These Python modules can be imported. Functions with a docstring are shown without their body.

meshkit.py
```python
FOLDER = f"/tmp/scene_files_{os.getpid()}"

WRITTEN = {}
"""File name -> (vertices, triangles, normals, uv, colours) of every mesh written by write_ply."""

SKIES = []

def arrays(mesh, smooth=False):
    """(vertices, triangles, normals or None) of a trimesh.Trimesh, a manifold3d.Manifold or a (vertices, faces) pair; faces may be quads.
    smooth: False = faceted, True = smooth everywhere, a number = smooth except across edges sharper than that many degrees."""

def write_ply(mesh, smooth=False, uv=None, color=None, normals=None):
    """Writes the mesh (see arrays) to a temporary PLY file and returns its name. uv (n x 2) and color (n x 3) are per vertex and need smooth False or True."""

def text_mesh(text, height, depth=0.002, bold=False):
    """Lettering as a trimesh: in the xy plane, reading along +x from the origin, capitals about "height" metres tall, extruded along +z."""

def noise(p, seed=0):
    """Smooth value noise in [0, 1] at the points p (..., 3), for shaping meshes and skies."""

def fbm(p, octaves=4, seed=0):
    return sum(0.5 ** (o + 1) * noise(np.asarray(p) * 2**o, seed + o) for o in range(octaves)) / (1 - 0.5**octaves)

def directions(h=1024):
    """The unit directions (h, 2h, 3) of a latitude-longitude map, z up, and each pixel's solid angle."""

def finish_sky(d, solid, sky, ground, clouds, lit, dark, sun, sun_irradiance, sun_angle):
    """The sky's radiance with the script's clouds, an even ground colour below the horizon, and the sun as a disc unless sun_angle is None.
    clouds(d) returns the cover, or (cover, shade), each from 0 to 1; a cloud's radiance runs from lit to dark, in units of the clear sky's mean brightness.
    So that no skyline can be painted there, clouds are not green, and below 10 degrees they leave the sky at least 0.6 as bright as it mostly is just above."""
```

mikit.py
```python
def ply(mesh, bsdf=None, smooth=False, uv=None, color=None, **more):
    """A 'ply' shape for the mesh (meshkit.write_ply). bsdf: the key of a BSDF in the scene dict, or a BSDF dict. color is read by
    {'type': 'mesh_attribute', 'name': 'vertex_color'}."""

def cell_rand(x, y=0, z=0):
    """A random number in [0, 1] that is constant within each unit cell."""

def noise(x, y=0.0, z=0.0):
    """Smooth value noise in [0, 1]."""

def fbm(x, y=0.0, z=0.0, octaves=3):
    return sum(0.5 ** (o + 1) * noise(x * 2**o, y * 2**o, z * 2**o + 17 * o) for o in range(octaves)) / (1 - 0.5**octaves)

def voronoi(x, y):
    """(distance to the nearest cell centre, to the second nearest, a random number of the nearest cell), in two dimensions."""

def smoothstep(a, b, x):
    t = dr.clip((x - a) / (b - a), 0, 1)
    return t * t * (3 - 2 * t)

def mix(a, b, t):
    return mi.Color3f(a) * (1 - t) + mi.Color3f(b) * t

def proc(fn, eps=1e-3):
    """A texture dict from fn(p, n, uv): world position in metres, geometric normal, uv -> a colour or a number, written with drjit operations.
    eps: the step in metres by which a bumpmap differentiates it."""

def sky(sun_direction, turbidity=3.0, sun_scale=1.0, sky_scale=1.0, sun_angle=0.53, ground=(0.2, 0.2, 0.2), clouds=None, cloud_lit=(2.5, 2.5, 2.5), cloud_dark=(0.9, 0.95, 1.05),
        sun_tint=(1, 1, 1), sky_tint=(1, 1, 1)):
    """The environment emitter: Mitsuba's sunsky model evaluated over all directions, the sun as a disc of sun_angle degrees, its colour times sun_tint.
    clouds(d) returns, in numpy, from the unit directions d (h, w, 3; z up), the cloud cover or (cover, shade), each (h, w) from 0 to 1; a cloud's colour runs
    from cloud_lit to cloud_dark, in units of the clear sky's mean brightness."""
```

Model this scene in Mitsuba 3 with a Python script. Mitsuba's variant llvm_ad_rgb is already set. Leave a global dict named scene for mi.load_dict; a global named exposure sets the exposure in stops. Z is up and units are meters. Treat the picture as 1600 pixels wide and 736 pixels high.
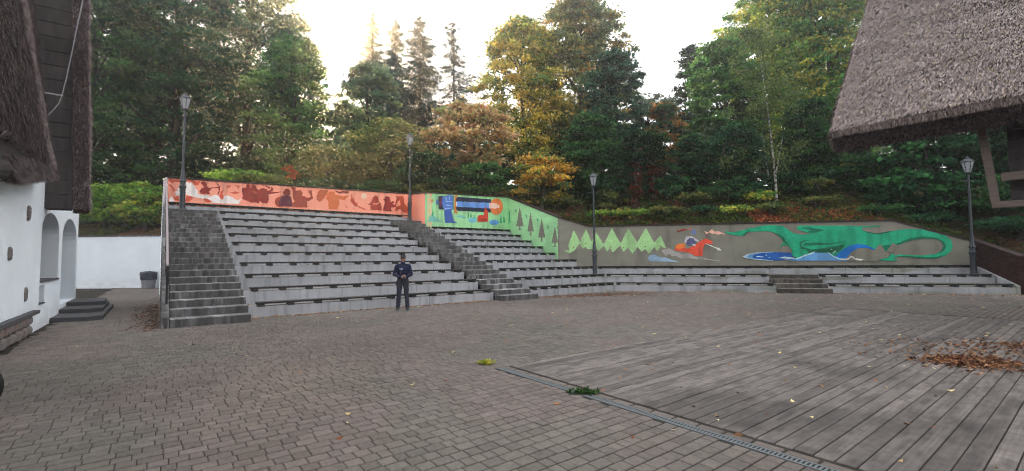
import math, numpy as np, trimesh, mitsuba as mi, drjit as dr, mikit, meshkit, manifold3d as m3d
import shapely
from shapely.geometry import Polygon, box as sbox, MultiPolygon
from mikit import proc, noise, fbm, cell_rand, smoothstep, mix, ply
T = mi.ScalarTransform4f
RNG = np.random.default_rng(7)
scene, labels = {}, {}

# ------------------------------------------------------------------ camera, sky, exposure
PITCH, ROLL, EYE = 0.0512, -0.0074, 1.6
_fw = np.array([0, math.cos(PITCH), math.sin(PITCH)])
_up0 = np.array([0, -math.sin(PITCH), math.cos(PITCH)])
_up = _up0 * math.cos(ROLL) - np.array([1.0, 0, 0]) * math.sin(ROLL)
scene['camera'] = {'type': 'perspective', 'fov': 96.22, 'fov_axis': 'x', 'near_clip': 0.05, 'far_clip': 900.0,
                   'to_world': T().look_at(origin=[0, 0, EYE], target=(np.array([0, 0, EYE]) + _fw).tolist(), up=_up.tolist())}
SUN = np.array([-0.362, 0.925, 0.372])
def cloud_cover(d):
    c = meshkit.fbm(d * np.array([2.2, 2.2, 4.0]) + 3.1, 4, 5)
    return np.clip(0.92 + 0.4 * (c - 0.45), 0.8, 1.0), np.clip((c - 0.45) * 1.2, 0, 0.5)
ADDED_HAZE = 0.0021  # density of an added veil imitating lens flare around the sun
scene['added_haze_air'] = {'type': 'homogeneous', 'albedo': {'type': 'rgb', 'value': [.95, .95, .96]}, 'sigma_t': ADDED_HAZE, 'phase': {'type': 'hg', 'g': 0.84}}
scene['added_haze'] = {'type': 'cube', 'to_world': T().translate([0, 0, 15.0]).scale([165, 165, 18.0]), 'bsdf': {'type': 'null'}, 'interior': {'type': 'ref', 'id': 'added_haze_air'}}
labels['added_haze'] = {'label': 'thin pale haze in the air of the courtyard and wood', 'category': 'added_haze', 'kind': 'stuff'}
scene['camera']['medium'] = {'type': 'ref', 'id': 'added_haze_air'}
scene['sky'] = mikit.sky(SUN, turbidity=4, sun_scale=0.55, sun_angle=3.2, sun_tint=(1.0, .93, .80), clouds=cloud_cover, cloud_lit=(2.1, 2.1, 2.14), cloud_dark=(1.25, 1.3, 1.4))
exposure = 3.5

# ------------------------------------------------------------------ frame of the courtyard: a along the front of the seating, b away from it
P0 = np.array([-7.4532, 12.9479]); ANG = 0.656
U = np.array([math.cos(ANG), math.sin(ANG)]); N = np.array([-math.sin(ANG), math.cos(ANG)])
ANG2 = -0.242
U2 = np.array([math.cos(ANG2), math.sin(ANG2)]); N2 = np.array([-math.sin(ANG2), math.cos(ANG2)])
BEND = P0 + U * 15.72
D, R, R1 = 1.0122, 0.3771, 0.4302          # depth of a tier, its rise, the first rise
def S(a, b): return P0 + a * U + b * N
def S2(a, b): return BEND + a * U2 + b * N2
def S3(a, b, z): return np.append(S(a, b), z)
def lin(c):
    c = np.asarray(c, float) / 255
    return np.where(c < 0.04045, c / 12.92, ((c + 0.055) / 1.055) ** 2.4)

# ------------------------------------------------------------------ mesh helpers
def tm(v, f): return trimesh.Trimesh(np.asarray(v, float), np.asarray(f), process=False)
def cat(ms): return trimesh.util.concatenate(ms) if len(ms) > 1 else ms[0]
def add(key, mesh, bsdf, smooth=False, uv=None, color=None):
    assert key not in scene, key
    scene[key] = ply(mesh, bsdf, smooth=smooth, uv=uv, color=color)
    return key
_cnt = {}
def num(key):
    n = _cnt.get(key, 0); _cnt[key] = n + 1
    return key if n == 0 else f'{key}_{n:03d}'
def tag(key, label=None, category=None, group=None, kind=None):
    d = {}
    if label: d['label'] = label
    if category: d['category'] = category
    if group: d['group'] = group
    if kind: d['kind'] = kind
    labels[key] = d
    return key
# a chamfered box: same topology for all sizes
_sg = np.array([[x, y, z] for x in (-1, 1) for y in (-1, 1) for z in (-1, 1)], float)
def _cb(h, c):
    return np.vstack([_sg * (h - c * (1 - np.eye(3)[k])) for k in range(3)])
_CBF = None
def chbox(size, c=0.01):
    """chamfered box centred at the origin"""
    global _CBF
    h = np.asarray(size, float) / 2; c = min(c, h.min() * 0.9)
    if _CBF is None:
        v = _cb(np.array([.5, .5, .5]), .1)
        hull = trimesh.Trimesh(v, process=False).convex_hull
        idx = [int(np.argmin(np.linalg.norm(v - p, axis=1))) for p in hull.vertices]
        _CBF = np.array(idx)[hull.faces]
    return tm(_cb(h, c), _CBF)
def bar(p0, p1, z0, z1, t0, t1, c=0.008):
    """box whose front runs from plan point p0 to p1; thickness t0..t1 to the left of that direction"""
    p0, p1 = np.asarray(p0, float), np.asarray(p1, float)
    d = p1 - p0; L = np.linalg.norm(d); d = d / L; nn = np.array([-d[1], d[0]])
    m = chbox([L, t1 - t0, z1 - z0], c)
    v = m.vertices
    ctr = (p0 + p1) / 2 + nn * (t0 + t1) / 2
    m.vertices = np.column_stack([ctr[0] + v[:, 0] * d[0] + v[:, 1] * nn[0], ctr[1] + v[:, 0] * d[1] + v[:, 1] * nn[1], v[:, 2] + (z0 + z1) / 2])
    return m
def extr(poly, z0, z1):
    parts = [g for g in getattr(poly, 'geoms', [poly]) if g.geom_type == 'Polygon' and g.area > 1e-5]
    ms = []
    for g in parts:
        m = trimesh.creation.extrude_polygon(g, z1 - z0, engine='earcut'); m.apply_translation([0, 0, z0]); ms.append(m)
    return cat(ms)
def tube(pts, radii, sides=8, cap=True):
    p = np.asarray(pts, float); n = len(p); r = np.broadcast_to(np.asarray(radii, float), (n,))
    t = np.gradient(p, axis=0); t /= np.linalg.norm(t, axis=1, keepdims=True) + 1e-12
    ref = np.array([0, 0, 1.0]) if abs(t[:, 2]).mean() < 0.85 else np.array([1.0, 0, 0])
    a = np.cross(t, ref); a /= np.linalg.norm(a, axis=1, keepdims=True) + 1e-12
    b = np.cross(t, a); an = np.arange(sides) * 2 * np.pi / sides
    v = (p[:, None] + r[:, None, None] * (np.cos(an)[None, :, None] * a[:, None] + np.sin(an)[None, :, None] * b[:, None])).reshape(-1, 3)
    i, j = np.meshgrid(np.arange(n - 1), np.arange(sides), indexing='ij')
    q = np.stack([i * sides + j, i * sides + (j + 1) % sides, (i + 1) * sides + (j + 1) % sides, (i + 1) * sides + j], -1).reshape(-1, 4)
    f = np.vstack([q[:, [0, 2, 1]], q[:, [0, 3, 2]]])
    if cap:
        v = np.vstack([v, p[0], p[-1]]); k = np.arange(sides)
        f = np.vstack([f, np.stack([k, (k + 1) % sides, k * 0 + n * sides], 1)[:, [0, 1, 2]], np.stack([(n - 1) * sides + k, (n - 1) * sides + (k + 1) % sides, k * 0 + n * sides + 1], 1)[:, [1, 0, 2]]])
    return tm(v, f)
def lathe(prof, sides=16, loc=(0, 0, 0)):
    prof = np.asarray(prof, float)
    return tube(np.column_stack([prof[:, 0] * 0 + loc[0], prof[:, 0] * 0 + loc[1], prof[:, 1] + loc[2]]) + np.array([0, 0, 1e-6])[None] * np.arange(len(prof))[:, None], np.maximum(prof[:, 0], 1e-4), sides)
def kites(c, t, s, L, W, fold=0.15):
    """leaf blades: centres c, length direction t, side s, length L, width W; four corners, two faces each"""
    nrm = np.cross(t, s)
    L, W = np.asarray(L)[:, None], np.asarray(W)[:, None]
    v = np.stack([c - t * L * .5, c + s * W * .5 + nrm * W * fold, c + t * L * .5, c - s * W * .5 + nrm * W * fold], 1).reshape(-1, 3)
    k = np.arange(len(c))[:, None] * 4
    return v, np.hstack([k, k + 1, k + 2, k, k + 2, k + 3]).reshape(-1, 3)
def unit(v): return v / (np.linalg.norm(v, axis=-1, keepdims=True) + 1e-12)
def nfac(col, n): return np.repeat(col, n, axis=0)

# ------------------------------------------------------------------ materials
def rgb(*c): return {'type': 'rgb', 'value': list(map(float, c))}
def two(b): return {'type': 'twosided', 'b': b}
def pr(col, rough=0.7, metal=0.0, spec=0.4, **k):
    return {'type': 'principled', 'base_color': col, 'roughness': rough, 'metallic': metal, 'specular': spec, **k}
ca, sa = math.cos(ANG), math.sin(ANG)
def fa(p): return (p.x - P0[0]) * ca + (p.y - P0[1]) * sa
def fb(p): return -(p.x - P0[0]) * sa + (p.y - P0[1]) * ca
def concrete(p, n, uv):
    h = fa(p) + fb(p) * 0.37
    s = fbm(h * 5, p.z * 0.7, fb(p) * .6, 3); g = fbm(p.x * 22, p.y * 22, p.z * 22, 2); big = fbm(h * .55, p.z * 1.3 + fb(p), 0, 2)
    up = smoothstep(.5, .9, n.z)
    drip = smoothstep(.50, .78, fbm(h * 9, p.z * .5, 3.0, 2))
    moss_shade = smoothstep(2.0, 9.0, (p.x + 2)) * smoothstep(.42, .7, fbm(h * 1.5, p.z * 3, 7.0, 2))  # patchy moss, with tree and roof shade on the right put into its colour
    v = (.44 + .10 * (s - .5) + .06 * (g - .5) + .08 * (big - .5)) * (1 - .22 * drip) * (0.9 + .16 * (uv.y - .5))
    c = mix((v * .97, v * 1.0, v * 1.05), (v * .56, v * .59, v * .44), moss_shade * .7)
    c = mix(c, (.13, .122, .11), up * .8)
    return c
def stepcon(p, n, uv):
    h = fa(p) + fb(p) * .2
    cell = cell_rand(dr.floor(h * 4.2 + cell_rand(dr.floor(p.z * 5.3), 3, 1)), dr.floor(p.z * 5.3), 2)
    g = fbm(h * 11, fb(p) * 9, p.z * 2.5, 3); e = fbm(h * 1.3, fb(p) * 1.1, p.z * 1.3, 2)
    pale = smoothstep(.55, .95, cell) * smoothstep(.35, .6, e)
    st = smoothstep(.45, .75, fbm(h * 13, p.z * 1.2, 2.0, 2))
    v = .046 + .09 * (g - .25) + .12 * pale * smoothstep(.3, .6, g) + .05 * st
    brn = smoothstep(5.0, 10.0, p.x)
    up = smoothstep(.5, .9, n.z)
    v = v * (1 + up * .7)  # treads lightened: the light on their tops is put into the colour
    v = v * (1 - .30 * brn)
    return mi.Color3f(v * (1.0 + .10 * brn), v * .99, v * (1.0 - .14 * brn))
def plaster(p, n, uv):
    g = fbm(p.x * 3, p.y * 3, p.z * 3, 3); d = smoothstep(.9, 0.0, p.z) * smoothstep(.35, .65, fbm(p.x * 2, p.y * 2, p.z * 4, 3))
    k = fbm(p.x * 1.2, p.y * 1.2, p.z * .5, 2)
    v = .74 + .07 * (g - .5) + .10 * (k - .5)
    return mix((v * .93, v, v * 1.06), (.40, .40, .36), d * .3)
def paver(p, n, uv):
    g = fbm(p.x * 40, p.y * 40, 0, 2); big = fbm(p.x * .35, p.y * .35, 2.0, 3)
    v = (.100 + .045 * (uv.y - .5) + .04 * (g - .5)) * (.72 + .56 * big)
    green = smoothstep(.5, .7, fbm(p.x * .5 + 9, p.y * .5, 1.0, 3))
    c = mi.Color3f(v * 1.17, v * (.965 + .02 * uv.x), v * (.85 + .06 * uv.x))
    return mix(c, (v * .96, v * .95, v * .78), green * .45)
def joint(p, n, uv):
    g = fbm(p.x * 30, p.y * 30, 0, 2)
    v = .050 + .03 * (g - .4)
    return mi.Color3f(v * 1.0, v * .93, v * .8)
def deckwood(p, n, uv):
    a, b = fa(p), fb(p)
    g = fbm(a * 2.5 + uv.x * 40, b * 55, uv.x * 9, 3); blot = fbm(a * 3.4 + uv.x * 13, b * 12, uv.y * 5, 3); sp = fbm(a * 16, b * 16, 2, 2)
    v = (.128 + .07 * (uv.y - .5)) * (.60 + .66 * g) * (1.0 - .36 * smoothstep(.40, .72, blot)) * (1 - .35 * smoothstep(.58, .75, fbm(a * .7, b * .5, 5.0, 3))) * (.8 + .4 * sp)
    return mi.Color3f(v * 1.11, v * .965, v * .89)
def darkwood(p, n, uv):
    g = fbm(p.x * 14, p.y * 14, p.z * 2.0, 3)
    v = .022 + .03 * g * (.6 + .8 * uv.y)
    return mi.Color3f(v * 1.05, v * .92, v * .95)
def benchwood(p, n, uv):
    g = fbm(fa(p) * 2, fb(p) * 40, p.z * 40, 3)
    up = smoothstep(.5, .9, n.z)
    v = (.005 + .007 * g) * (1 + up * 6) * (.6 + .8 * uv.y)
    return mi.Color3f(v * 1.04, v * .97, v * .96)
def brownbeam(p, n, uv):
    g = fbm(p.x * 6, p.y * 6, p.z * 30, 3)
    v = .07 + .09 * g
    return mi.Color3f(v * 1.1, v * .88, v * .76)
_pal = []
def pcol(c):
    c = tuple(c)
    if c not in _pal: _pal.append(c)
    return (_pal.index(c) + .5) / 128.0
def paint(p, n, uv):
    i = mi.UInt32(dr.clip(uv.x * 128, 0, 127))
    g = fbm(p.x * 1.4, p.y * 1.4, p.z * 2.2, 3); f = fbm(p.x * 14, p.y * 14, p.z * 14, 2); st = fbm((p.x + p.y) * 4.0, p.z * .6, 1.0, 2)
    c = mi.Color3f(dr.gather(mi.Float, PALR, i), dr.gather(mi.Float, PALG, i), dr.gather(mi.Float, PALB, i))
    w = (1.0 + .26 * g + .18 * (f - .5)) * (1 - .24 * smoothstep(.48, .75, st)) * (1 + .25 * smoothstep(.6, .75, f) * g)
    lum = mi.luminance(c); c = c * .97 + mi.Color3f(lum) * .03
    return c * w
def greywall(p, n, uv):
    g = fbm(p.x * 1.0, p.y * 1.0, p.z * 1.8, 3); f = fbm(p.x * 16, p.y * 16, p.z * 16, 2); st = fbm((p.x + p.y) * 3.0, p.z * .5, 4.0, 3)
    v = .25 * (.76 + .4 * g + .14 * (f - .5)) * (1 - .25 * smoothstep(.5, .8, st))
    return mi.Color3f(v * 1.03, v * 1.0, v * .82)
def brick(p, n, uv):
    h = (p.x - BEND[0]) * N2[0] + (p.y - BEND[1]) * N2[1]
    row = dr.floor(p.z / .075); x = h / .25 + .5 * (row - 2 * dr.floor(row / 2)); cx = dr.floor(x)
    m = smoothstep(.0, .06, x - cx) * smoothstep(.0, .16, p.z / .075 - row)
    t = cell_rand(cx, row, 5)
    return mix((.045, .04, .038), (.032 + .02 * t, .016 + .01 * t, .015 + .01 * t), m)  # brick tone lowered, foliage shade put into the colour
def soil(p, n, uv):
    g = fbm(p.x * .8, p.y * .8, p.z * .8, 3); f = fbm(p.x * 9, p.y * 9, p.z * 9, 3)
    red = smoothstep(.45, .65, g)
    c = mix((.045, .042, .022), (.085, .045, .024), red)
    return c * (.5 + .9 * f)
def stone(p, n, uv):
    g = fbm(p.x * 12, p.y * 12, p.z * 12, 3)
    v = .16 * (.6 + .8 * g)
    return mix((v * 1.0, v * .95, v * .92), (v * 1.15, v * .78, v * .7), uv.y)
def barktex(p, n, uv):
    g = fbm(p.x * 8, p.y * 8, p.z * 1.6, 3)
    v = .03 + .05 * g
    return mi.Color3f(v * 1.05, v * .95, v * .82)
def birchbark(p, n, uv):
    g = smoothstep(.46, .62, fbm(p.x * 4, p.y * 4, p.z * 7, 3))
    return mix((.42, .41, .37), (.06, .055, .05), g)
def thatchbase(p, n, uv):
    g = fbm(p.x * 30, p.y * 30, p.z * 12, 3)
    v = .03 + .06 * g
    return mi.Color3f(v * 1.05, v * .95, v * .93)
VC = {'type': 'mesh_attribute', 'name': 'vertex_color'}
def bump(b, fn, scale, eps=4e-3): return two({'type': 'bumpmap', 'arbitrary': proc(fn, eps), 'scale': scale, 'b': b})
MATS = {
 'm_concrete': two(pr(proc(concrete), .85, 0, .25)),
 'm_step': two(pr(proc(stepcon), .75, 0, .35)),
 'm_plaster': two(pr(proc(plaster), .9, 0, .2)),
 'm_paver': two(pr(proc(paver), .78, 0, .35)),
 'm_joint': two({'type': 'diffuse', 'reflectance': proc(joint)}),
 'm_deck': two(pr(proc(deckwood), .62, 0, .4)),
 'm_darkwood': two(pr(proc(darkwood), .75, 0, .3)),
 'm_bench': two(pr(proc(benchwood), .6, 0, .4)),
 'm_beam': two(pr(proc(brownbeam), .8, 0, .2)),
 'm_paint': two(pr(proc(paint), .7, 0, .3)),
 'm_greywall': two(pr(proc(greywall), .9, 0, .2)),
 'm_brick': two({'type': 'diffuse', 'reflectance': proc(brick)}),
 'm_soil': two({'type': 'diffuse', 'reflectance': proc(soil)}),
 'm_stone': two(pr(proc(stone), .85, 0, .2)),
 'm_bark': two({'type': 'diffuse', 'reflectance': proc(barktex)}),
 'm_birch': two({'type': 'diffuse', 'reflectance': proc(birchbark)}),
 'm_thatch': two({'type': 'diffuse', 'reflectance': proc(thatchbase)}),
 'm_straw': two(pr(VC, .7, 0, .3)),
 'm_leaf': {'type': 'principledthin', 'base_color': VC, 'roughness': .55, 'diff_trans': 1.1, 'eta': 1.35},
 'm_litter': two({'type': 'diffuse', 'reflectance': VC}),
 'm_iron': two(pr(rgb(.012, .013, .015), .5, 0, .5)),
 'm_lamp': two(pr(rgb(.020, .028, .038), .38, .0, .6)),
 'm_pane': {'type': 'principledthin', 'base_color': rgb(.62, .66, .68), 'roughness': .3, 'diff_trans': 1.1},
 'm_zinc': two(pr(rgb(.19, .21, .22), .55, .6, .5)),
 'm_rail': two(pr(rgb(.32, .27, .28), .5, .2, .5)),
 'm_cap': two(pr(rgb(.045, .03, .03), .8, 0, .2)),
 'm_slab': two(pr(rgb(.075, .075, .08), .8, 0, .2)),
 'm_cable': two(pr(rgb(.33, .33, .36), .5, .3, .5)),
 'm_binlid': two(pr(rgb(.02, .025, .045), .5, 0, .5)),
 'm_bin': two(pr(rgb(.20, .21, .23), .55, .3, .5)),
 'm_jacket': two(pr(rgb(.010, .014, .045), .8, 0, .2, sheen=.4)),
 'm_trouser': two(pr(rgb(.030, .033, .052), .85, 0, .2)),
 'm_skin': two(pr(rgb(.42, .23, .17), .55, 0, .4)),
 'm_cloth': two(pr(rgb(.03, .03, .034), .8, 0, .2)),
 'm_print': two(pr(rgb(.42, .48, .6), .7, 0, .3)),
 'm_shoe': two(pr(rgb(.035, .035, .04), .6, 0, .4)),
 'm_sole': two(pr(rgb(.40, .38, .36), .7, 0, .3)),
 'm_black': two(pr(rgb(.008, .008, .009), .25, 0, .5)),
 'm_rubber': two(pr(rgb(.012, .012, .013), .7, 0, .3)),
}
for k, v in MATS.items(): scene[k] = v
def uvc(m, x, y): return np.tile([x, y], (len(m.vertices), 1))

# ------------------------------------------------------------------ terrain
def CPOLY():
    return [(( -60, 31.6), 3.2, .42), ((-27.2, 29.4), 3.2, .42), (S(-1.2, 20.7), 3.2, .42), (S(-1.2, 11.1), 5.1, .25), (S(9.95, 11.0), 5.35, .25), (S(10.2, 8.95), 5.35, .25),
            (S(16.1, 8.95), 5.4, .28), (S(16.1, 4.4), 3.6, .40), (S2(-.7, 2.9), 3.3, .42), (S2(12.9, 2.9), 3.2, .42), (S2(16.3, 2.9), 2.2, .42), (S2(16.4, 0.0), 1.1, .35), (S2(17.5, -1.0), 0.2, .3), ((40, 8), 0.0, .3), ((70, -5), 0., .3)]
_cp = CPOLY()
_pts = np.array([np.asarray(p[0], float) for p in _cp]); _zb = np.array([p[1] for p in _cp]); _sl = np.array([p[2] for p in _cp])
YARD = Polygon(np.vstack([_pts, [[70, -60], [-60, -60]]]))
def hill(xy):
    xy = np.atleast_2d(np.asarray(xy, float))
    best = np.full(len(xy), 1e9); zb = np.zeros(len(xy)); sl = np.zeros(len(xy))
    for i in range(len(_pts) - 1):
        a, b = _pts[i], _pts[i + 1]; ab = b - a
        t = np.clip(((xy - a) @ ab) / (ab @ ab), 0, 1)
        d = np.linalg.norm(xy - (a + t[:, None] * ab), axis=1)
        m = d < best
        best = np.where(m, d, best); zb = np.where(m, _zb[i] + t * (_zb[i + 1] - _zb[i]), zb); sl = np.where(m, _sl[i] + t * (_sl[i + 1] - _sl[i]), sl)
    inside = shapely.contains_xy(YARD, xy[:, 0], xy[:, 1])
    nz = meshkit.fbm(np.column_stack([xy * .35, np.zeros(len(xy))]), 3, 2) - .5
    z = zb - .12 + sl * np.minimum(best, 6) + .17 * np.clip(best - 6, 0, 34) + nz * np.clip(best * .25, 0, 1.1)
    return np.where(inside, -.6, z), best, inside
gx, gy = np.meshgrid(np.arange(-75, 85.1, .5), np.arange(-10, 95.1, .5))
hz, _, hin = hill(np.column_stack([gx.ravel(), gy.ravel()]))
W_ = gx.shape[1]; i, j = np.meshgrid(np.arange(gx.shape[0] - 1), np.arange(W_ - 1), indexing='ij')
q = np.stack([i * W_ + j, i * W_ + j + 1, (i + 1) * W_ + j + 1, (i + 1) * W_ + j], -1).reshape(-1, 4)
q = q[~hin[q].all(1)]
used, inv = np.unique(q, return_inverse=True); q = inv.reshape(-1, 4)
hv = np.column_stack([gx.ravel(), gy.ravel(), hz])[used]
add('wooded_hillside', tm(hv, np.vstack([q[:, [0, 1, 2]], q[:, [0, 2, 3]]])), 'm_soil', smooth=True)
tag('wooded_hillside', 'soil bank of the wooded hillside rising behind the walls', kind='structure')
gm = tm([[-160, -160, -.06], [160, -160, -.06], [160, 160, -.06], [-160, 160, -.06]], [[0, 1, 2], [0, 2, 3]])
add('ground', gm, 'm_soil'); tag('ground', 'bare ground', kind='structure')

# ------------------------------------------------------------------ pavement
PV = Polygon([S(-4.2, -3), S(-4.2, 24), S(30, 3), (40, 7), (40, -2), S(1, -19), S(-7, -19), S(-4.2, -12)])
base = extr(Polygon([S(-12, -22), S(-12, 26), S(32, 6), S(32, -32), S(0, -32)]), -.055, -.011)
add('pavement', base, 'm_joint'); tag('pavement', 'grey brown concrete block pavement of the courtyard', kind='structure')
def paver_rows():
    out = []
    rh = .136
    for r in range(int((24 + 20) / rh)):
        b0 = -9.235 - 79 * rh + r * rh; bc = b0 + rh / 2
        if bc < -9.235: iv = [(-8, 1.975), (14.78, 27)]
        elif bc < .6: iv = [(-6 if bc < -3 else -4.2, 27)]
        else: iv = [(-4.2, -1.7)]
        for a0, a1 in iv:
            a = a0 + RNG.random() * .2
            k = 0
            while a < a1 - .06:
                w = RNG.choice([.102, .136, .17, .205], p=[.18, .34, .30, .18])
                w = min(w, a1 - a)
                out.append((a + w / 2, bc, w, rh)); a += w
    return np.array(out)
pv = paver_rows()
ctr = P0 + pv[:, :1] * U + pv[:, 1:2] * N
vis = (ctr[:, 1] > 1.2) & (np.abs(ctr[:, 0]) < 1.30 * ctr[:, 1] + 1.5)
pv, ctr = pv[vis], ctr[vis]
def paver_mesh(pv, ctr, tone):
    g = .006; gr = .015; ch = .007
    n = len(pv)
    hw = pv[:, 2] / 2 - g / 2; hh = pv[:, 3] / 2 - gr / 2
    sink = (meshkit.fbm(np.column_stack([ctr * .45, ctr[:, :1] * 0]), 3, 3) - .5) * .012
    zt = RNG.normal(0, .0011, n) + sink; tx = RNG.normal(0, .005, n); ty = RNG.normal(0, .005, n)
    sx = np.array([-1, 1, 1, -1]); sy = np.array([-1, -1, 1, 1])
    def ring(h, w, z):
        a = w[:, None] * sx; b = h[:, None] * sy
        xy = ctr[:, None, :] + a[..., None] * U + b[..., None] * N
        return np.concatenate([xy, (z + a * tx[:, None] + b * ty[:, None])[..., None]], -1)
    top = ring(hh - ch, hw - ch, zt[:, None]); mid = ring(hh, hw, zt[:, None] - ch * .8); bot = ring(hh, hw, zt[:, None] * 0 - .03)
    v = np.concatenate([top, mid, bot], 1).reshape(-1, 3)
    F = [[0, 1, 2], [0, 2, 3]]
    for o in (0, 4):
        for k in range(4):
            l = (k + 1) % 4; F += [[o + k, o + 4 + k, o + 4 + l], [o + k, o + 4 + l, o + l]]
    f = (np.array(F)[None] + (np.arange(n) * 12)[:, None, None]).reshape(-1, 3)
    return tm(v, f), np.repeat(tone, 12, 0)
tone = RNG.random((len(pv), 2)); tone[:, 1] = np.clip(RNG.normal(.5, .22, len(pv)), 0, 1)
dist = np.linalg.norm(ctr, axis=1); dist = np.where((np.abs(ctr[:, 0]) < 1.12 * ctr[:, 1] + .2) & (ctr[:, 1] > 3.3), dist, 999)
order = np.argsort(dist); near, far = order[:300], order[300:]
for i in near:
    m, t = paver_mesh(pv[[i]], ctr[[i]], tone[[i]]); add(num('pavement__paver'), m, 'm_paver', uv=t)
m, t = paver_mesh(pv[far], ctr[far], tone[far]); add('pavement__distant_paver', m, 'm_paver', uv=t); tag('pavement__distant_paver', kind='stuff')

# ------------------------------------------------------------------ timber deck, kerb stones, drain
dk = extr(Polygon([S(2.23, -9.25), S(14.75, -9.25), S(14.75, -24), S(2.23, -24)]), -.10, -.035)
add('timber_deck', dk, 'm_cap'); tag('timber_deck', 'weathered grey timber deck of long planks at the right', 'deck')
pb = -9.27; k = 0
while pb > -22:
    w = .138; g_ = .008 + .004 * RNG.random()
    cuts = [2.24, 2.24 + 3.4 + 1.4 * RNG.random(), 2.24 + 7.6 + 1.6 * RNG.random(), 14.73]
    for c0, c1 in zip(cuts[:-1], cuts[1:]):
        p_, q_ = S(c0 + .003, pb - w), S(c1 - .003, pb - w)
        mid = S((c0 + c1) / 2, pb)
        e = [S(c0, pb), S(c1, pb)]
        if not any(x[1] > .8 and abs(x[0]) < 1.25 * x[1] + .5 for x in e + [mid]): continue
        m = bar(p_, q_, -.03, RNG.normal(0.004, .0018), 0, w, .005)
        add(num('timber_deck__plank'), m, 'm_deck', uv=uvc(m, RNG.random(), np.clip(RNG.normal(.5, .25), 0, 1)))
    pb -= w + g_
m = bar(S(2.215, -22), S(2.215, -9.24), -.05, -.012, 0, .012, .002); add('timber_deck__edge_strip', m, 'm_iron')
m = bar(S(2.2, -9.235), S(14.76, -9.235), -.05, -.004, 0, .012, .002); add('timber_deck__edge_board', m, 'm_beam', uv=uvc(m, .5, .5))
add('kerb_row', extr(Polygon([S(2.09, -22), S(2.09, -9.24), S(2.2, -9.24), S(2.2, -22)]), -.055, -.02), 'm_joint')
tag('kerb_row', 'single row of kerb blocks between the drain and the timber deck', 'kerb')
b_ = -9.24
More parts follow.
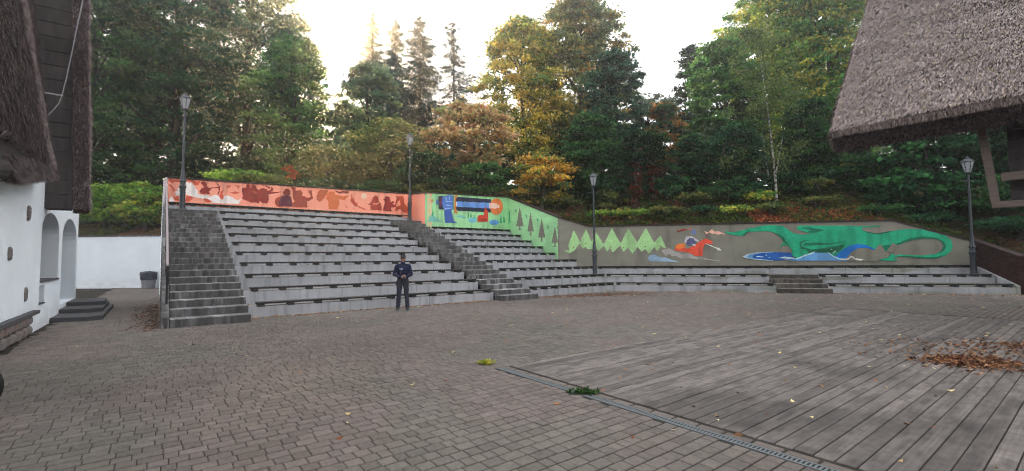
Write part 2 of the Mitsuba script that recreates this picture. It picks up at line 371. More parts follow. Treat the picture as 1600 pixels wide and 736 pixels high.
while b_ > -14.6:
    m = bar(S(2.195, b_ - .245), S(2.195, b_ - .012), -.03, RNG.normal(0, .0015), 0, .098, .008)
    add(num('kerb_row__kerb_block'), m, 'm_paver', uv=uvc(m, RNG.random(), RNG.random() * .6 + .1)); b_ -= .257
def drain():
    k = 'drain_channel'
    add(k, extr(Polygon([S(1.98, -22), S(1.98, -9.237), S(2.09, -9.237), S(2.09, -22)]), -.05, -.025), 'm_iron')
    tag(k, 'narrow galvanised slotted drain channel running along the timber deck', 'drain')
    for o in (1.982, 2.070):
        add(num(k + '__side_rail'), bar(S(o + .016, -20), S(o + .016, -9.238), -.03, .004, 0, .016, .002), 'm_zinc')
    bs = [bar(S(1.999, x), S(2.069, x), -.02, .0, -.009, .009, .001) for x in np.arange(-15.2, -9.25, .034)]
    add(k + '__grate_bar', cat(bs), 'm_zinc'); tag(k + '__grate_bar', kind='stuff')
drain()

# ------------------------------------------------------------------ mural: painted shapes in wall metres (s, z)
MURAL = {
 'W1': [
  ('flame_swirl',(212,92,68),[(-1.74,5.24),(-1.54,5.24),(-1.34,5.25),(-1.3,5.14),(-1.49,5.16),(-1.6,5.06),(-1.71,5.17)]),
  ('flame_swirl',(212,92,68),[(-1.74,5.03),(-1.62,5),(-1.54,4.9),(-1.49,4.76),(-1.55,4.69),(-1.59,4.86)]),
  ('flame_swirl',(212,92,68),[(-1.14,5.27),(-0.96,5.32),(-0.69,5.24),(-0.54,5.29),(-0.63,5.06),(-0.75,5.07),(-0.84,5.19),(-1.05,5.24)]),
  ('flame_swirl',(212,92,68),[(0.5,5.16),(0.66,5.22),(0.59,5.06),(0.47,5.06)]),
  ('flame_swirl',(212,92,68),[(0.75,5.22),(1.02,5.21),(0.96,5.01),(0.9,5.14)]),
  ('flame_swirl',(212,92,68),[(0.6,4.83),(0.83,4.92),(1.03,4.86),(0.83,4.79)]),
  ('white_flame',(238,228,222),[(-1.68,4.25),(-1.67,4.39),(-1.6,4.49),(-1.55,4.4),(-1.49,4.3),(-1.47,4.44),(-1.44,4.62),(-1.49,4.69),(-1.37,4.77),(-1.43,4.82),(-1.32,4.9),(-1.34,5.03),(-1.05,5.2),(-0.96,5.12),(-0.89,5.2),(-0.85,5.09),(-0.76,5.03),(-0.71,4.87),(-0.62,4.8),(-0.65,4.69),(-0.53,4.66),(-0.37,4.62),(-0.25,4.68),(-0.22,4.58),(-0.1,4.62),(-0,4.7),(0.15,4.66),(0.25,4.5),(0.33,4.47),(0.41,4.66),(0.5,4.71),(0.6,4.66),(0.73,4.63),(0.8,4.54),(0.97,4.51),(1.1,4.6),(1.03,4.42),(0.97,4.32),(-0.12,4.3),(-0.37,4.43),(-0.52,4.48),(-0.74,4.52),(-0.92,4.56),(-1.09,4.62),(-1.12,4.52),(-1.44,4.55),(-1.49,4.26)]),
  ('flame_swirl',(212,92,68),[(-1.06,4.55),(-0.86,4.54),(-0.82,4.46),(-0.94,4.3),(-1.09,4.31)]),
  ('flame_swirl',(212,92,68),[(-1.5,4.49),(-1.33,4.52),(-1.31,4.31),(-1.49,4.33)]),
  ('flame_swirl',(212,92,68),[(-0.43,4.49),(-0.25,4.48),(-0.12,4.4),(-0.06,4.33),(-0.31,4.31)]),
  ('flame_swirl',(212,92,68),[(0.19,4.68),(0.25,4.88),(0.37,4.96),(0.31,4.77),(0.35,4.58),(0.32,4.47),(0.24,4.54)]),
  ('painted_archer',(150,52,46),[(-0.55,5.18),(-0.45,5.28),(-0.33,5.22),(-0.29,5.16),(-0.31,5.09),(-0.26,5),(-0.01,5.03),(0.15,5.07),(0.24,5.14),(0.18,5.02),(-0.13,4.97),(-0.16,4.88),(-0.22,4.8),(-0.16,4.71),(-0.28,4.68),(-0.31,4.74),(-0.38,4.69),(-0.53,4.7),(-0.58,4.81),(-0.5,4.94),(-0.41,5),(-0.46,5.09)]),
  ('painted_bow',(150,52,46),[(-0,5.34),(0.11,5.24),(0.19,5.1),(0.22,5.14),(0.21,4.91),(0.17,4.72),(0.12,4.73),(0.17,4.91),(0.15,5.07),(0.06,5.24)]),
  ('painted_soldier',(150,52,46),[(1.1,5.08),(1.3,5.14),(1.28,5.27),(1.37,5.33),(1.44,5.25),(1.46,5.15),(1.51,5.17),(1.49,5.31),(1.54,5.36),(1.57,5.28),(1.64,5.33),(1.69,5.23),(1.71,5.14),(1.82,5.05),(1.89,5.15),(1.99,5.18),(2.15,5.14),(2.21,5.04),(2.35,5.13),(2.36,5.25),(2.47,5.2),(2.44,5.1),(2.35,5.03),(2.58,5.03),(2.84,5.07),(2.69,5),(2.33,4.91),(2.23,4.86),(2.27,4.61),(2.2,4.42),(1.99,4.45),(1.85,4.54),(1.83,4.4),(1.68,4.45),(1.5,4.42),(1.33,4.5),(1.11,4.58),(1.16,4.72),(1.11,4.91)]),
  ('painted_arm',(150,52,46),[(1.94,5.32),(2.15,5.31),(2.34,5.23),(2.29,5.17),(2.11,5.27)]),
  ('painted_shield',(196,82,62),[(1.49,4.98),(1.63,5.03),(1.77,4.93),(1.7,4.86),(1.53,4.91)]),
  ('painted_soldier',(172,76,58),[(3.03,4.57),(3.02,4.48),(2.98,4.39),(2.91,4.33),(2.83,4.29),(2.75,4.29),(2.66,4.31),(2.6,4.37),(2.55,4.45),(2.54,4.54),(2.55,4.63),(2.59,4.71),(2.66,4.77),(2.74,4.81),(2.82,4.82),(2.9,4.79),(2.97,4.74),(3.02,4.66)]),
  ('painted_soldier',(105,45,65),[(2.72,4.55),(2.84,4.85),(3.08,4.93),(3.25,4.86),(3.31,4.68),(3.38,4.41),(3.3,4.33),(2.73,4.34)]),
  ('painted_soldier',(140,55,50),[(2.92,5.1),(3.02,5.23),(3.16,5.23),(3.24,5.12),(3.24,4.97),(3.18,4.9),(3,4.9),(2.9,4.96)]),
  ('painted_soldier',(158,62,50),[(3.37,4.77),(3.34,5.18),(3.26,5.35),(3.49,5.37),(3.47,5.19),(3.57,5.18),(3.7,5.23),(3.81,5.13),(3.81,4.94),(3.94,4.91),(4.09,4.83),(4.22,4.93),(4.1,5.2),(4.06,5.26),(4.15,5.22),(4.25,5.28),(4.28,5.12),(4.33,4.85),(4.18,4.7),(4.03,4.69),(4.07,4.35),(3.34,4.32),(3.31,4.5),(3.46,4.6)]),
  ('painted_shield',(180,84,50),[(4.5,4.86),(4.56,5.19),(4.69,5.32),(5.1,5.35),(5.05,5.14),(4.92,4.94),(4.75,4.71),(4.59,4.7)]),
  ('painted_warrior',(208,104,58),[(5.1,5.21),(5.23,5.29),(5.42,5.28),(5.44,5.12),(5.65,5.11),(5.88,5.06),(6.21,5.16),(6.03,4.97),(5.98,4.85),(5.65,4.9),(5.68,4.66),(5.59,4.35),(5.13,4.33),(5.1,4.76),(4.97,4.89),(5.03,5.09)]),
  ('painted_axe',(125,45,45),[(5.37,5.33),(5.55,5.34),(5.69,5.28),(5.83,5.37),(6.12,5.39),(6.19,5.3),(6.07,5.22),(5.88,5.28),(5.7,5.19),(5.6,5.25)]),
  ('painted_hand',(195,80,55),[(6.31,5.24),(6.38,5.22),(6.36,5.1),(6.48,4.91),(6.53,4.77),(6.68,4.78),(6.63,4.55),(6.51,4.57),(6.27,4.85),(6.31,5.02)]),
  ('painted_sword',(205,90,65),[(6.65,4.63),(7.15,4.44),(7.13,4.39),(6.7,4.54)]),
  ('painted_sword',(205,90,65),[(5.89,4.7),(6.15,4.45),(6.09,4.42)]),
  ('painted_moon',(240,205,175),[(7.18,5.19),(7.17,5.13),(7.15,5.08),(7.1,5.04),(7.05,5.01),(6.99,5.01),(6.94,5.02),(6.89,5.06),(6.87,5.1),(6.86,5.16),(6.87,5.22),(6.89,5.27),(6.94,5.31),(6.99,5.33),(7.05,5.34),(7.1,5.32),(7.14,5.29),(7.17,5.24)]),
  ('painted_man',(170,65,50),[(7.27,4.74),(7.45,4.88),(7.52,5.14),(7.67,5.27),(7.83,5.19),(7.88,4.91),(8.01,4.82),(8.07,4.44),(7.4,4.44),(7.42,4.66)]),
  ('painted_beard',(232,150,122),[(7.5,4.83),(7.7,4.8),(7.88,4.89),(7.86,4.78),(7.65,4.72)]),
  ('painted_archer',(150,50,45),[(8.06,5.03),(8.25,5.12),(8.22,5.22),(8.38,5.28),(8.54,5.21),(8.57,4.96),(8.75,5.02),(8.81,4.93),(8.67,4.86),(8.92,4.78),(8.86,4.67),(8.62,4.63),(8.65,4.4),(8.12,4.41),(8.15,4.63),(8.25,4.86),(8.2,5.04)]),
  ('painted_man',(188,76,46),[(8.89,5.32),(9.24,5.36),(9.38,5.28),(9.41,4.97),(9.58,4.77),(9.75,4.68),(9.75,4.4),(9.36,4.38),(9.14,4.59),(8.81,4.41),(8.92,4.68),(9.19,4.8),(9.13,5.1),(8.97,4.99),(8.87,4.62),(8.86,4.93),(8.97,5.2)]),
 ],
 'W2': [
  ('painted_bush',(118,190,172),[(9.95,3.71),(10.04,4.04),(10.25,4.12),(10.5,3.96),(10.9,3.76)]),
  ('painted_bush',(118,190,172),[(11.75,4.1),(12.08,4.24),(12.41,4.11),(12.67,4),(12.08,4.04)]),
  ('painted_water',(120,192,205),[(12.54,3.88),(12.74,4.06),(13.01,4.14),(13.22,4.06),(13.15,3.88),(12.94,3.77)]),
  ('painted_pond',(92,158,215),[(14.86,3.9),(14.84,3.84),(14.77,3.79),(14.67,3.74),(14.56,3.72),(14.43,3.71),(14.31,3.73),(14.21,3.76),(14.15,3.81),(14.13,3.87),(14.15,3.92),(14.22,3.98),(14.31,4.02),(14.43,4.04),(14.56,4.05),(14.68,4.03),(14.77,4),(14.84,3.95)]),
  ('painted_sapling',(60,160,108),[(10.18,4.08),(10.2,4.27),(10.24,4.46),(10.28,4.27),(10.3,4.08)]),
  ('painted_sapling',(60,160,108),[(12.54,4.08),(12.57,4.24),(12.61,4.4),(12.65,4.24),(12.67,4.08)]),
  ('painted_sapling',(60,160,108),[(12.73,4.11),(12.76,4.26),(12.8,4.41),(12.83,4.27),(12.86,4.12)]),
  ('painted_sapling',(60,160,108),[(12.96,4.09),(12.98,4.2),(13.01,4.32),(13.05,4.21),(13.07,4.09)]),
  ('painted_sapling',(60,160,108),[(14.9,3.85),(14.95,4.14),(15.01,4.43),(15.07,4.15),(15.11,3.86)]),
  ('painted_sapling',(60,160,108),[(15.15,3.89),(15.19,4.15),(15.25,4.42),(15.31,4.16),(15.35,3.89)]),
  ('painted_hilt',(40,45,66),[(10.59,5.22),(11.59,5.33),(11.59,4.51),(10.62,4.45)]),
  ('painted_hilt',(85,120,185),[(10.45,4.99),(10.59,5.03),(10.59,4.7),(10.45,4.75)]),
  ('painted_hilt',(110,45,65),[(10.68,5.06),(10.8,5.1),(10.8,4.63),(10.68,4.65)]),
  ('painted_hand',(78,118,190),[(10.83,5.24),(11.05,5.23),(11.3,5.36),(11.53,5.32),(11.55,4.54),(11.05,4.45),(10.9,4.55),(10.8,4.85)]),
  ('painted_finger',(150,185,228),[(11.08,4.98),(11.51,5.01),(11.51,4.96),(11.08,4.93)]),
  ('painted_finger',(150,185,228),[(10.99,4.52),(11.46,4.62),(11.46,4.57),(11.02,4.48)]),
  ('painted_finger',(150,185,228),[(11.11,4.76),(11.43,4.76),(11.43,4.72),(11.11,4.72)]),
  ('painted_finger',(150,185,228),[(11.05,5.2),(11.11,5.22),(11.13,5.01),(11.08,5.01)]),
  ('painted_finger',(150,185,228),[(11.27,5.3),(11.33,5.32),(11.33,5.06),(11.28,5.05)]),
  ('painted_leg',(58,92,165),[(10.96,4.45),(11.43,4.5),(11.53,4.12),(11.62,3.8),(11.78,3.79),(11.78,3.73),(11.02,3.71)]),
  ('painted_blade',(40,45,66),[(11.76,5.2),(11.88,5.28),(14.25,5.3),(14.24,4.49),(11.88,4.46),(11.76,4.52)]),
  ('painted_blade',(105,150,218),[(11.76,5),(14.17,5.08),(14.17,4.73),(11.76,4.68)]),
  ('painted_blade',(225,230,235),[(11.73,4.97),(11.82,4.98),(11.82,4.72),(11.73,4.72)]),
  ('painted_guard',(202,125,62),[(11.66,5.39),(11.88,5.41),(11.82,5.26),(11.75,5.14),(11.76,4.55),(11.87,4.3),(11.65,4.29),(11.62,4.52)]),
  ('painted_sun',(232,125,65),[(15.17,4.91),(15.15,4.77),(15.1,4.65),(15.01,4.53),(14.91,4.44),(14.79,4.39),(14.66,4.36),(14.53,4.37),(14.41,4.42),(14.31,4.49),(14.23,4.59),(14.18,4.72),(14.17,4.85),(14.18,4.98),(14.23,5.11),(14.31,5.22),(14.41,5.31),(14.53,5.37),(14.66,5.4),(14.79,5.39),(14.92,5.34),(15.02,5.27),(15.1,5.17),(15.15,5.04)]),
  ('painted_blade_tip',(246,198,184),[(14.1,5.07),(14.57,5.09),(14.87,4.98),(14.87,4.83),(14.57,4.75),(14.1,4.74)]),
  ('painted_castle',(205,68,45),[(13.25,4.15),(13.36,4.28),(13.71,4.3),(13.74,4.58),(13.82,4.79),(13.91,4.82),(13.91,4.62),(14.03,4.57),(14.02,3.9),(13.25,3.87)]),
  ('painted_castle',(175,50,40),[(13.36,4.07),(13.92,4.09),(13.92,3.93),(13.36,3.91)]),
  ('painted_flower',(200,120,60),[(10.26,4.93),(10.23,4.87),(10.17,4.85),(10.11,4.87),(10.09,4.92),(10.11,4.98),(10.17,5.01),(10.23,4.99)]),
 ],
 'WB': [
  ('painted_pine',(122,122,108),[(7.27,4.82),(6.92,3.63),(6.96,3.6),(7.22,3.61),(7.21,3.43),(7.06,3.37),(7.51,3.39),(7.36,3.44),(7.35,3.62),(7.61,3.64),(7.64,3.67)]),
  ('painted_pine',(122,122,108),[(6.24,4.37),(5.96,3.26),(5.99,3.22),(6.19,3.23),(6.19,3.06),(6.05,3),(6.48,3.02),(6.33,3.07),(6.32,3.24),(6.52,3.25),(6.55,3.29)]),
  ('painted_pine',(122,122,108),[(5.23,3.94),(4.94,2.86),(4.97,2.82),(5.19,2.83),(5.19,2.67),(5.05,2.61),(5.46,2.62),(5.32,2.67),(5.31,2.84),(5.53,2.85),(5.56,2.88)]),
  ('painted_pine',(122,122,108),[(4.12,3.42),(3.88,2.52),(3.9,2.49),(4.08,2.49),(4.07,2.33),(3.95,2.27),(4.33,2.28),(4.2,2.33),(4.19,2.49),(4.37,2.5),(4.39,2.53)]),
  ('painted_sapling',(60,160,108),[(8.58,3.88),(8.47,4.64),(8.37,4.68),(8.27,4.62),(8.21,3.86),(8.33,3.95),(8.35,3.79),(8.43,3.79),(8.45,3.96)]),
  ('painted_sprig',(95,175,125),[(6.74,4.28),(6.65,4.32),(6.57,4.23),(6.54,4.1),(6.65,4.07),(6.71,4.17)]),
  ('painted_sprig',(95,175,125),[(5.69,3.97),(5.61,4),(5.53,3.92),(5.51,3.79),(5.61,3.77),(5.66,3.86)]),
  ('painted_sprig',(95,175,125),[(4.8,3.5),(4.72,3.54),(4.64,3.46),(4.62,3.34),(4.72,3.31),(4.77,3.4)]),
  ('painted_sprig',(95,175,125),[(7.78,4.69),(7.68,4.73),(7.59,4.64),(7.57,4.5),(7.68,4.48),(7.74,4.58)]),
  ('painted_sprig',(95,175,125),[(3.94,3.41),(3.86,3.44),(3.79,3.37),(3.77,3.25),(3.86,3.22),(3.91,3.31)]),
  ('painted_sprig',(95,175,125),[(3.84,3.12),(3.76,3.16),(3.69,3.08),(3.67,2.97),(3.76,2.94),(3.81,3.02)]),
 ],
 'WC': [
  ('painted_mountains',(160,205,140),[(-2.53,2.35),(-2.21,3.18),(-1.88,2.51),(-1.54,3.22),(-1.26,2.54),(-0.98,3.02),(-0.6,2.34),(-0.16,3.24),(0.3,2.39),(0.71,3.22),(1.16,2.44),(1.62,3.22),(2.03,2.42),(2.35,2.8),(2.63,2.08),(2.37,2.21),(2.16,1.96),(2.03,2.18),(1.75,1.83),(1.56,2.09),(1.38,1.93),(1.17,2.19),(0.9,1.84),(0.67,2.16),(0.43,1.93),(0.27,2.27),(-0.14,1.91),(-0.27,2.18),(-0.43,1.94),(-0.59,2.28),(-0.89,2.01),(-1.06,2.29),(-1.3,2.12),(-1.48,2.1),(-1.58,2.26),(-1.73,2.14),(-1.91,2.42),(-2.16,2.06),(-2.45,1.9),(-2.72,2),(-2.72,2.07),(-2.48,2.06)]),
  ('painted_dot',(110,120,50),[(-2.2,2.22),(-2.22,2.19),(-2.24,2.18),(-2.27,2.19),(-2.28,2.22),(-2.27,2.25),(-2.24,2.26),(-2.22,2.25)]),
  ('painted_dot',(110,120,50),[(-1.52,2.43),(-1.53,2.4),(-1.56,2.39),(-1.59,2.4),(-1.6,2.43),(-1.58,2.46),(-1.56,2.47),(-1.53,2.45)]),
  ('painted_dot',(110,120,50),[(-0.2,2.21),(-0.21,2.18),(-0.24,2.17),(-0.27,2.18),(-0.28,2.21),(-0.26,2.24),(-0.24,2.25),(-0.21,2.24)]),
  ('painted_dot',(110,120,50),[(0.47,2.17),(0.46,2.14),(0.43,2.13),(0.41,2.14),(0.4,2.17),(0.41,2.19),(0.43,2.2),(0.46,2.19)]),
  ('painted_dot',(110,120,50),[(1.61,2.22),(1.6,2.19),(1.58,2.18),(1.55,2.19),(1.54,2.22),(1.55,2.25),(1.58,2.26),(1.6,2.25)]),
  ('painted_dot',(110,120,50),[(2.38,2.23),(2.37,2.2),(2.34,2.19),(2.31,2.2),(2.31,2.23),(2.32,2.25),(2.34,2.26),(2.37,2.25)]),
  ('painted_cloud',(150,182,205),[(1.67,1.58),(1.78,1.73),(2.02,1.79),(2.22,1.7),(2.34,1.62),(2.62,1.62),(2.9,1.49),(3.22,1.4),(3.14,1.37),(2.62,1.41),(2.22,1.42),(1.77,1.43)]),
  ('painted_smoke',(165,160,155),[(2.59,2.06),(2.79,2.1),(2.95,1.99),(3.07,1.91),(3.27,1.86),(3.38,1.78),(3.62,1.84),(3.82,1.81),(4.01,1.67),(4.39,1.62),(4.7,1.52),(5.23,1.45),(5.19,1.41),(4.47,1.5),(4.08,1.52),(3.69,1.59),(3.38,1.55),(3.06,1.7),(2.9,1.68),(2.79,1.82),(2.59,1.7),(2.39,2)]),
  ('painted_horse',(228,84,60),[(3.7,2.09),(3.94,2.19),(4.1,2.31),(4.34,2.47),(4.5,2.57),(4.69,2.55),(4.9,2.42),(4.91,2.32),(4.8,2.3),(4.6,2.3),(4.49,2.26),(4.42,2.01),(4.41,1.68),(4.05,1.68),(3.85,1.81),(3.58,1.9),(3.31,1.94),(3.03,2.01),(3.09,2.11)]),
  ('painted_saddle_cloth',(238,126,55),[(3.08,2.24),(3.28,2.34),(3.55,2.34),(3.59,2.15),(3.31,2.07),(3.09,2.09)]),
  ('painted_mane',(130,90,85),[(4.6,2.67),(4.62,2.8),(4.71,2.8),(4.69,2.65)]),
  ('painted_rider',(202,198,204),[(3.54,2.49),(3.62,2.71),(3.92,2.7),(4.26,2.46),(4.24,2.42),(4.07,2.48),(3.8,2.6),(3.63,2.4),(3.53,2.36)]),
  ('painted_rider',(88,93,130),[(3.64,2.48),(3.8,2.63),(3.99,2.6),(4.1,2.39),(3.9,2.22),(3.65,2.25)]),
  ('painted_rider',(215,210,215),[(3.87,2.36),(3.93,2.29),(4.06,2.31),(4.06,2.19),(3.95,2.23),(3.91,2.27)]),
  ('painted_helmet',(110,125,165),[(4.13,2.92),(4.11,2.85),(4.07,2.8),(4,2.78),(3.94,2.8),(3.9,2.85),(3.88,2.93),(3.9,3),(3.95,3.06),(4.01,3.08),(4.07,3.06),(4.12,3)]),
  ('painted_plume',(150,62,54),[(3.16,3.02),(3.34,3.05),(3.51,3.13),(3.71,3.07),(3.57,3.03),(3.41,2.99),(3.21,2.93)]),
  ('painted_plume',(190,110,100),[(3.69,3.08),(3.93,3.15),(3.92,3.06),(3.77,3.04)]),
  ('painted_lance',(230,226,215),[(4.55,2.32),(4.61,2.32),(5.15,2.08),(5.17,2.12),(5.32,1.95),(5.13,1.97),(5.11,2.03)]),
  ('painted_fire',(236,182,162),[(4.51,2.97),(4.7,2.9),(4.89,3.06),(5.01,2.93),(5.2,2.95),(5.53,2.78),(5.27,2.8),(5.08,2.73),(5.12,2.83),(4.89,2.81),(4.74,2.89),(4.62,2.8)]),
  ('painted_dragon',(22,166,122),[(5.52,2.88),(5.57,3.03),(5.62,2.91),(5.88,2.88),(6.22,2.95),(6.55,3.04),(6.77,3.13),(6.72,3.04),(7.07,3.15),(7.44,3.2),(7.88,3.19),(8.16,3.15),(8.37,2.98),(8.62,2.78),(8.97,2.69),(9.42,2.72),(9.08,2.85),(8.83,2.95),(8.77,3.07),(8.95,3.15),(10.34,3.11),(11.08,3.09),(11.49,3.05),(12.38,3.07),(12.33,3.02),(11.6,2.99),(11.61,2.85),(11.81,2.76),(12.24,2.66),(12.67,2.77),(13.18,2.86),(13.6,2.87),(14.09,2.84),(14.57,2.7),(14.93,2.53),(15.13,2.31),(15.17,2.06),(15.1,1.82),(14.89,1.62),(14.51,1.49),(14.03,1.49),(13.47,1.56),(13.05,1.59),(12.83,1.49),(12.99,1.38),(12.55,1.39),(12.22,1.43),(12.62,1.56),(12.78,1.77),(12.81,1.64),(13.13,1.68),(13.48,1.65),(14.03,1.63),(14.52,1.7),(14.73,1.84),(14.83,2.07),(14.75,2.27),(14.55,2.4),(14.07,2.43),(13.58,2.35),(13.22,2.21),(12.93,2.07),(12.56,1.83),(12.13,1.89),(11.41,2.01),(10.28,1.62),(10.05,1.75),(9.46,1.76),(8.75,1.53),(8.54,1.69),(8.53,1.97),(8.38,2.16),(8.17,2.19),(7.95,2.07),(8.06,2.19),(8.17,2.35),(8.28,2.35),(8.14,2.57),(7.93,2.75),(7.72,2.86),(7.43,2.9),(6.99,2.9),(6.62,2.88),(6.47,2.78),(6.32,2.68),(6.1,2.71),(5.69,2.79)]),
  ('dragon_shading',(12,112,82),[(7.69,2.87),(7.94,2.77),(8.18,2.59),(8.35,2.29),(8.52,2),(8.42,2.14),(8.24,2.28),(8.07,2.55),(7.86,2.74)]),
  ('dragon_shading',(12,112,82),[(8.94,3.03),(9.33,3.05),(10.02,2.89),(9.49,2.76),(9.22,2.82),(9.43,2.9)]),
  ('dragon_shading',(12,112,82),[(6.51,2.88),(6.63,2.96),(6.72,3.04),(6.62,2.88),(6.4,2.71),(6.25,2.72)]),
  ('dragon_shading',(12,112,82),[(8.88,2.28),(8.99,2.39),(9.48,2.44),(9.01,2.33),(8.93,2.22),(8.98,2.09),(9.4,1.96),(9.99,2.03),(10.85,2.2),(10.84,2.15),(9.98,1.96),(9.39,1.9),(8.94,2.01)]),
  ('dragon_shading',(12,112,82),[(9.07,2.2),(9.16,2.29),(9.65,2.3),(10.17,2.25),(10.85,2.33),(10.85,2.3),(10.17,2.19),(9.58,2.17),(9.19,2.15)]),
  ('dragon_shading',(14,98,66),[(9.18,1.93),(9.98,1.96),(10.84,2.15),(10.56,1.82),(10.05,1.76),(9.28,1.77)]),
  ('dragon_shading',(12,112,82),[(12.14,2.06),(12.5,2.12),(12.94,2.18),(13.22,2.31),(13.58,2.46),(14.07,2.52),(14.59,2.45),(14.84,2.27),(14.92,2.02),(14.81,1.82),(14.59,1.69),(14.73,1.86),(14.82,2.05),(14.74,2.26),(14.55,2.39),(14.07,2.41),(13.58,2.34),(13.22,2.21),(12.93,2.09),(12.56,1.85),(12.21,1.89)]),
  ('dragon_shading',(12,112,82),[(11.61,2.85),(11.81,2.78),(12.24,2.69),(12.68,2.79),(12.89,2.8),(12.67,2.72),(12.24,2.64),(11.81,2.73)]),
  ('dragon_shading',(12,112,82),[(12.84,1.6),(13.48,1.62),(14.03,1.54),(14.51,1.55),(14.89,1.67),(14.51,1.48),(14.03,1.48),(13.47,1.55),(13.05,1.58)]),
  ('painted_lake',(185,215,232),[(6.29,1.63),(6.52,1.77),(6.96,1.83),(7.33,1.85),(7.69,1.86),(7.67,1.42),(7.46,1.43),(6.87,1.48),(6.51,1.54)]),
  ('painted_lake',(110,170,220),[(6.46,1.63),(6.66,1.75),(7.03,1.81),(7.4,1.83),(7.39,1.47),(6.88,1.51),(6.58,1.56)]),
  ('painted_lake',(34,92,172),[(6.73,1.62),(6.85,1.74),(7.18,1.82),(7.69,1.85),(8.47,1.81),(8.61,1.57),(8.61,1.48),(7.85,1.43),(7.53,1.45),(7.17,1.5),(6.8,1.54)]),
  ('painted_ripple',(205,228,240),[(7.93,1.59),(8.25,1.62),(8.68,1.54),(8.61,1.51),(8.04,1.55)]),
  ('painted_ripple',(205,228,240),[(6.88,1.67),(7.25,1.62),(7.23,1.6),(6.95,1.61)]),
  ('painted_ripple',(205,228,240),[(7.32,1.72),(7.41,1.71),(7.36,1.67)]),
  ('painted_ripple',(205,228,240),[(7.46,1.59),(7.57,1.58),(7.53,1.55)]),
  ('painted_ripple',(205,228,240),[(8.11,1.52),(8.5,1.51),(8.39,1.48),(8.18,1.49)]),
  ('painted_wave',(24,118,205),[(10.35,1.57),(10.7,1.91),(11.05,2.14),(11.38,2.2),(11.71,2.15),(11.99,2),(12.13,1.87),(11.78,2),(11.41,2.01),(11.15,1.86),(10.92,1.61),(10.84,1.48),(10.5,1.47)]),
  ('painted_wave',(128,125,112),[(10.83,1.45),(10.92,1.61),(11.15,1.86),(11.41,2),(11.78,2),(12.1,1.86),(12.63,1.78),(12.62,1.57),(12.19,1.44),(12.19,1.37),(10.83,1.38)]),
  ('painted_spike',(128,125,112),[(12.03,1.88),(12.31,2.19),(12.5,1.82)]),
  ('painted_spike',(128,125,112),[(12.53,1.83),(12.81,2.23),(13.09,2.07),(12.81,1.8)]),
  ('painted_dragon_tail',(22,166,122),[(12.22,1.43),(12.62,1.56),(12.78,1.77),(12.81,1.64),(12.91,1.59),(12.83,1.49),(12.99,1.38),(12.55,1.39)]),
  ('painted_wave',(104,164,216),[(8.32,1.42),(8.75,1.53),(9.14,1.68),(9.46,1.8),(10.05,1.79),(10.25,1.67),(10.55,1.51),(10.82,1.47),(10.95,1.4)]),
  ('painted_foam',(195,225,240),[(8.68,1.52),(9.05,1.68),(9.08,1.74),(9.12,1.7),(9.43,1.82),(9.52,1.86),(9.48,1.77),(9.14,1.65),(8.75,1.5)]),
  ('painted_foam',(195,225,240),[(10.05,1.81),(10.15,1.79),(10.32,1.65),(10.62,1.49),(10.95,1.48),(10.95,1.45),(10.58,1.46),(10.28,1.61)]),
  ('painted_foam',(225,222,215),[(10.61,1.51),(10.91,1.51),(11.06,1.63),(11.17,1.61),(11.24,1.5),(11.54,1.48),(11.58,1.43),(11.46,1.4),(11.2,1.46),(11.12,1.57),(11.02,1.53),(10.95,1.44),(10.61,1.44)]),
  ('painted_foam',(170,225,205),[(10.29,1.79),(10.41,1.9),(10.44,1.85),(10.32,1.77)]),
  ('painted_foam',(170,225,205),[(10.23,1.98),(10.28,1.98),(10.28,1.94),(10.22,1.94)]),
 ],
}

# ------------------------------------------------------------------ seating: three blocks of tiers, benches, stairs
def ztop(k): return R1 + R * (k - 1) - .122
def lft(k): return -.015 * (k - 1)
def rgt(k): return 8.466 - .0456 * (k - 1)
def mst(k): return 10.195 - .0456 * (k - 1)
BIS = (N + N2) / (1 + N @ N2)
def bendp(b): return BEND + b * BIS
WCs, WCd = S2(-.05, 2.32), U2          # foot line of the grey wall
def on_wall(b):                         # where the front line of tier at depth b meets the grey wall
    A = np.column_stack([U, -WCd]); t = np.linalg.solve(A, WCs - S(0, b))[0]; return t
def tier_panels(parent, runs, z0, z1, seg):
    for p0, p1 in runs:
        p0, p1 = np.asarray(p0), np.asarray(p1); L = np.linalg.norm(p1 - p0); n = max(1, round(L / seg))
        cuts = np.linspace(0, 1, n + 1); cuts[1:-1] += RNG.normal(0, .04 / n, n - 1)
        for c0, c1 in zip(cuts[:-1], cuts[1:]):
            g = .005 / L
            m = bar(p0 + (p1 - p0) * (c0 + g), p0 + (p1 - p0) * (c1 - g), z0 - .10, z1 + RNG.normal(0, .002), RNG.normal(0, .003), .13, .009)
            add(num(parent + '__panel'), m, 'm_concrete', uv=uvc(m, .5, np.clip(RNG.normal(.5, .2), 0, 1)))
ORD = ['', 'lowest', 'second', 'third', 'fourth', 'fifth', 'sixth', 'seventh', 'eighth', 'ninth', 'tenth', 'topmost']
BN = {'left': 'left seating block', 'middle': 'middle seating block', 'right': 'low right seating block'}
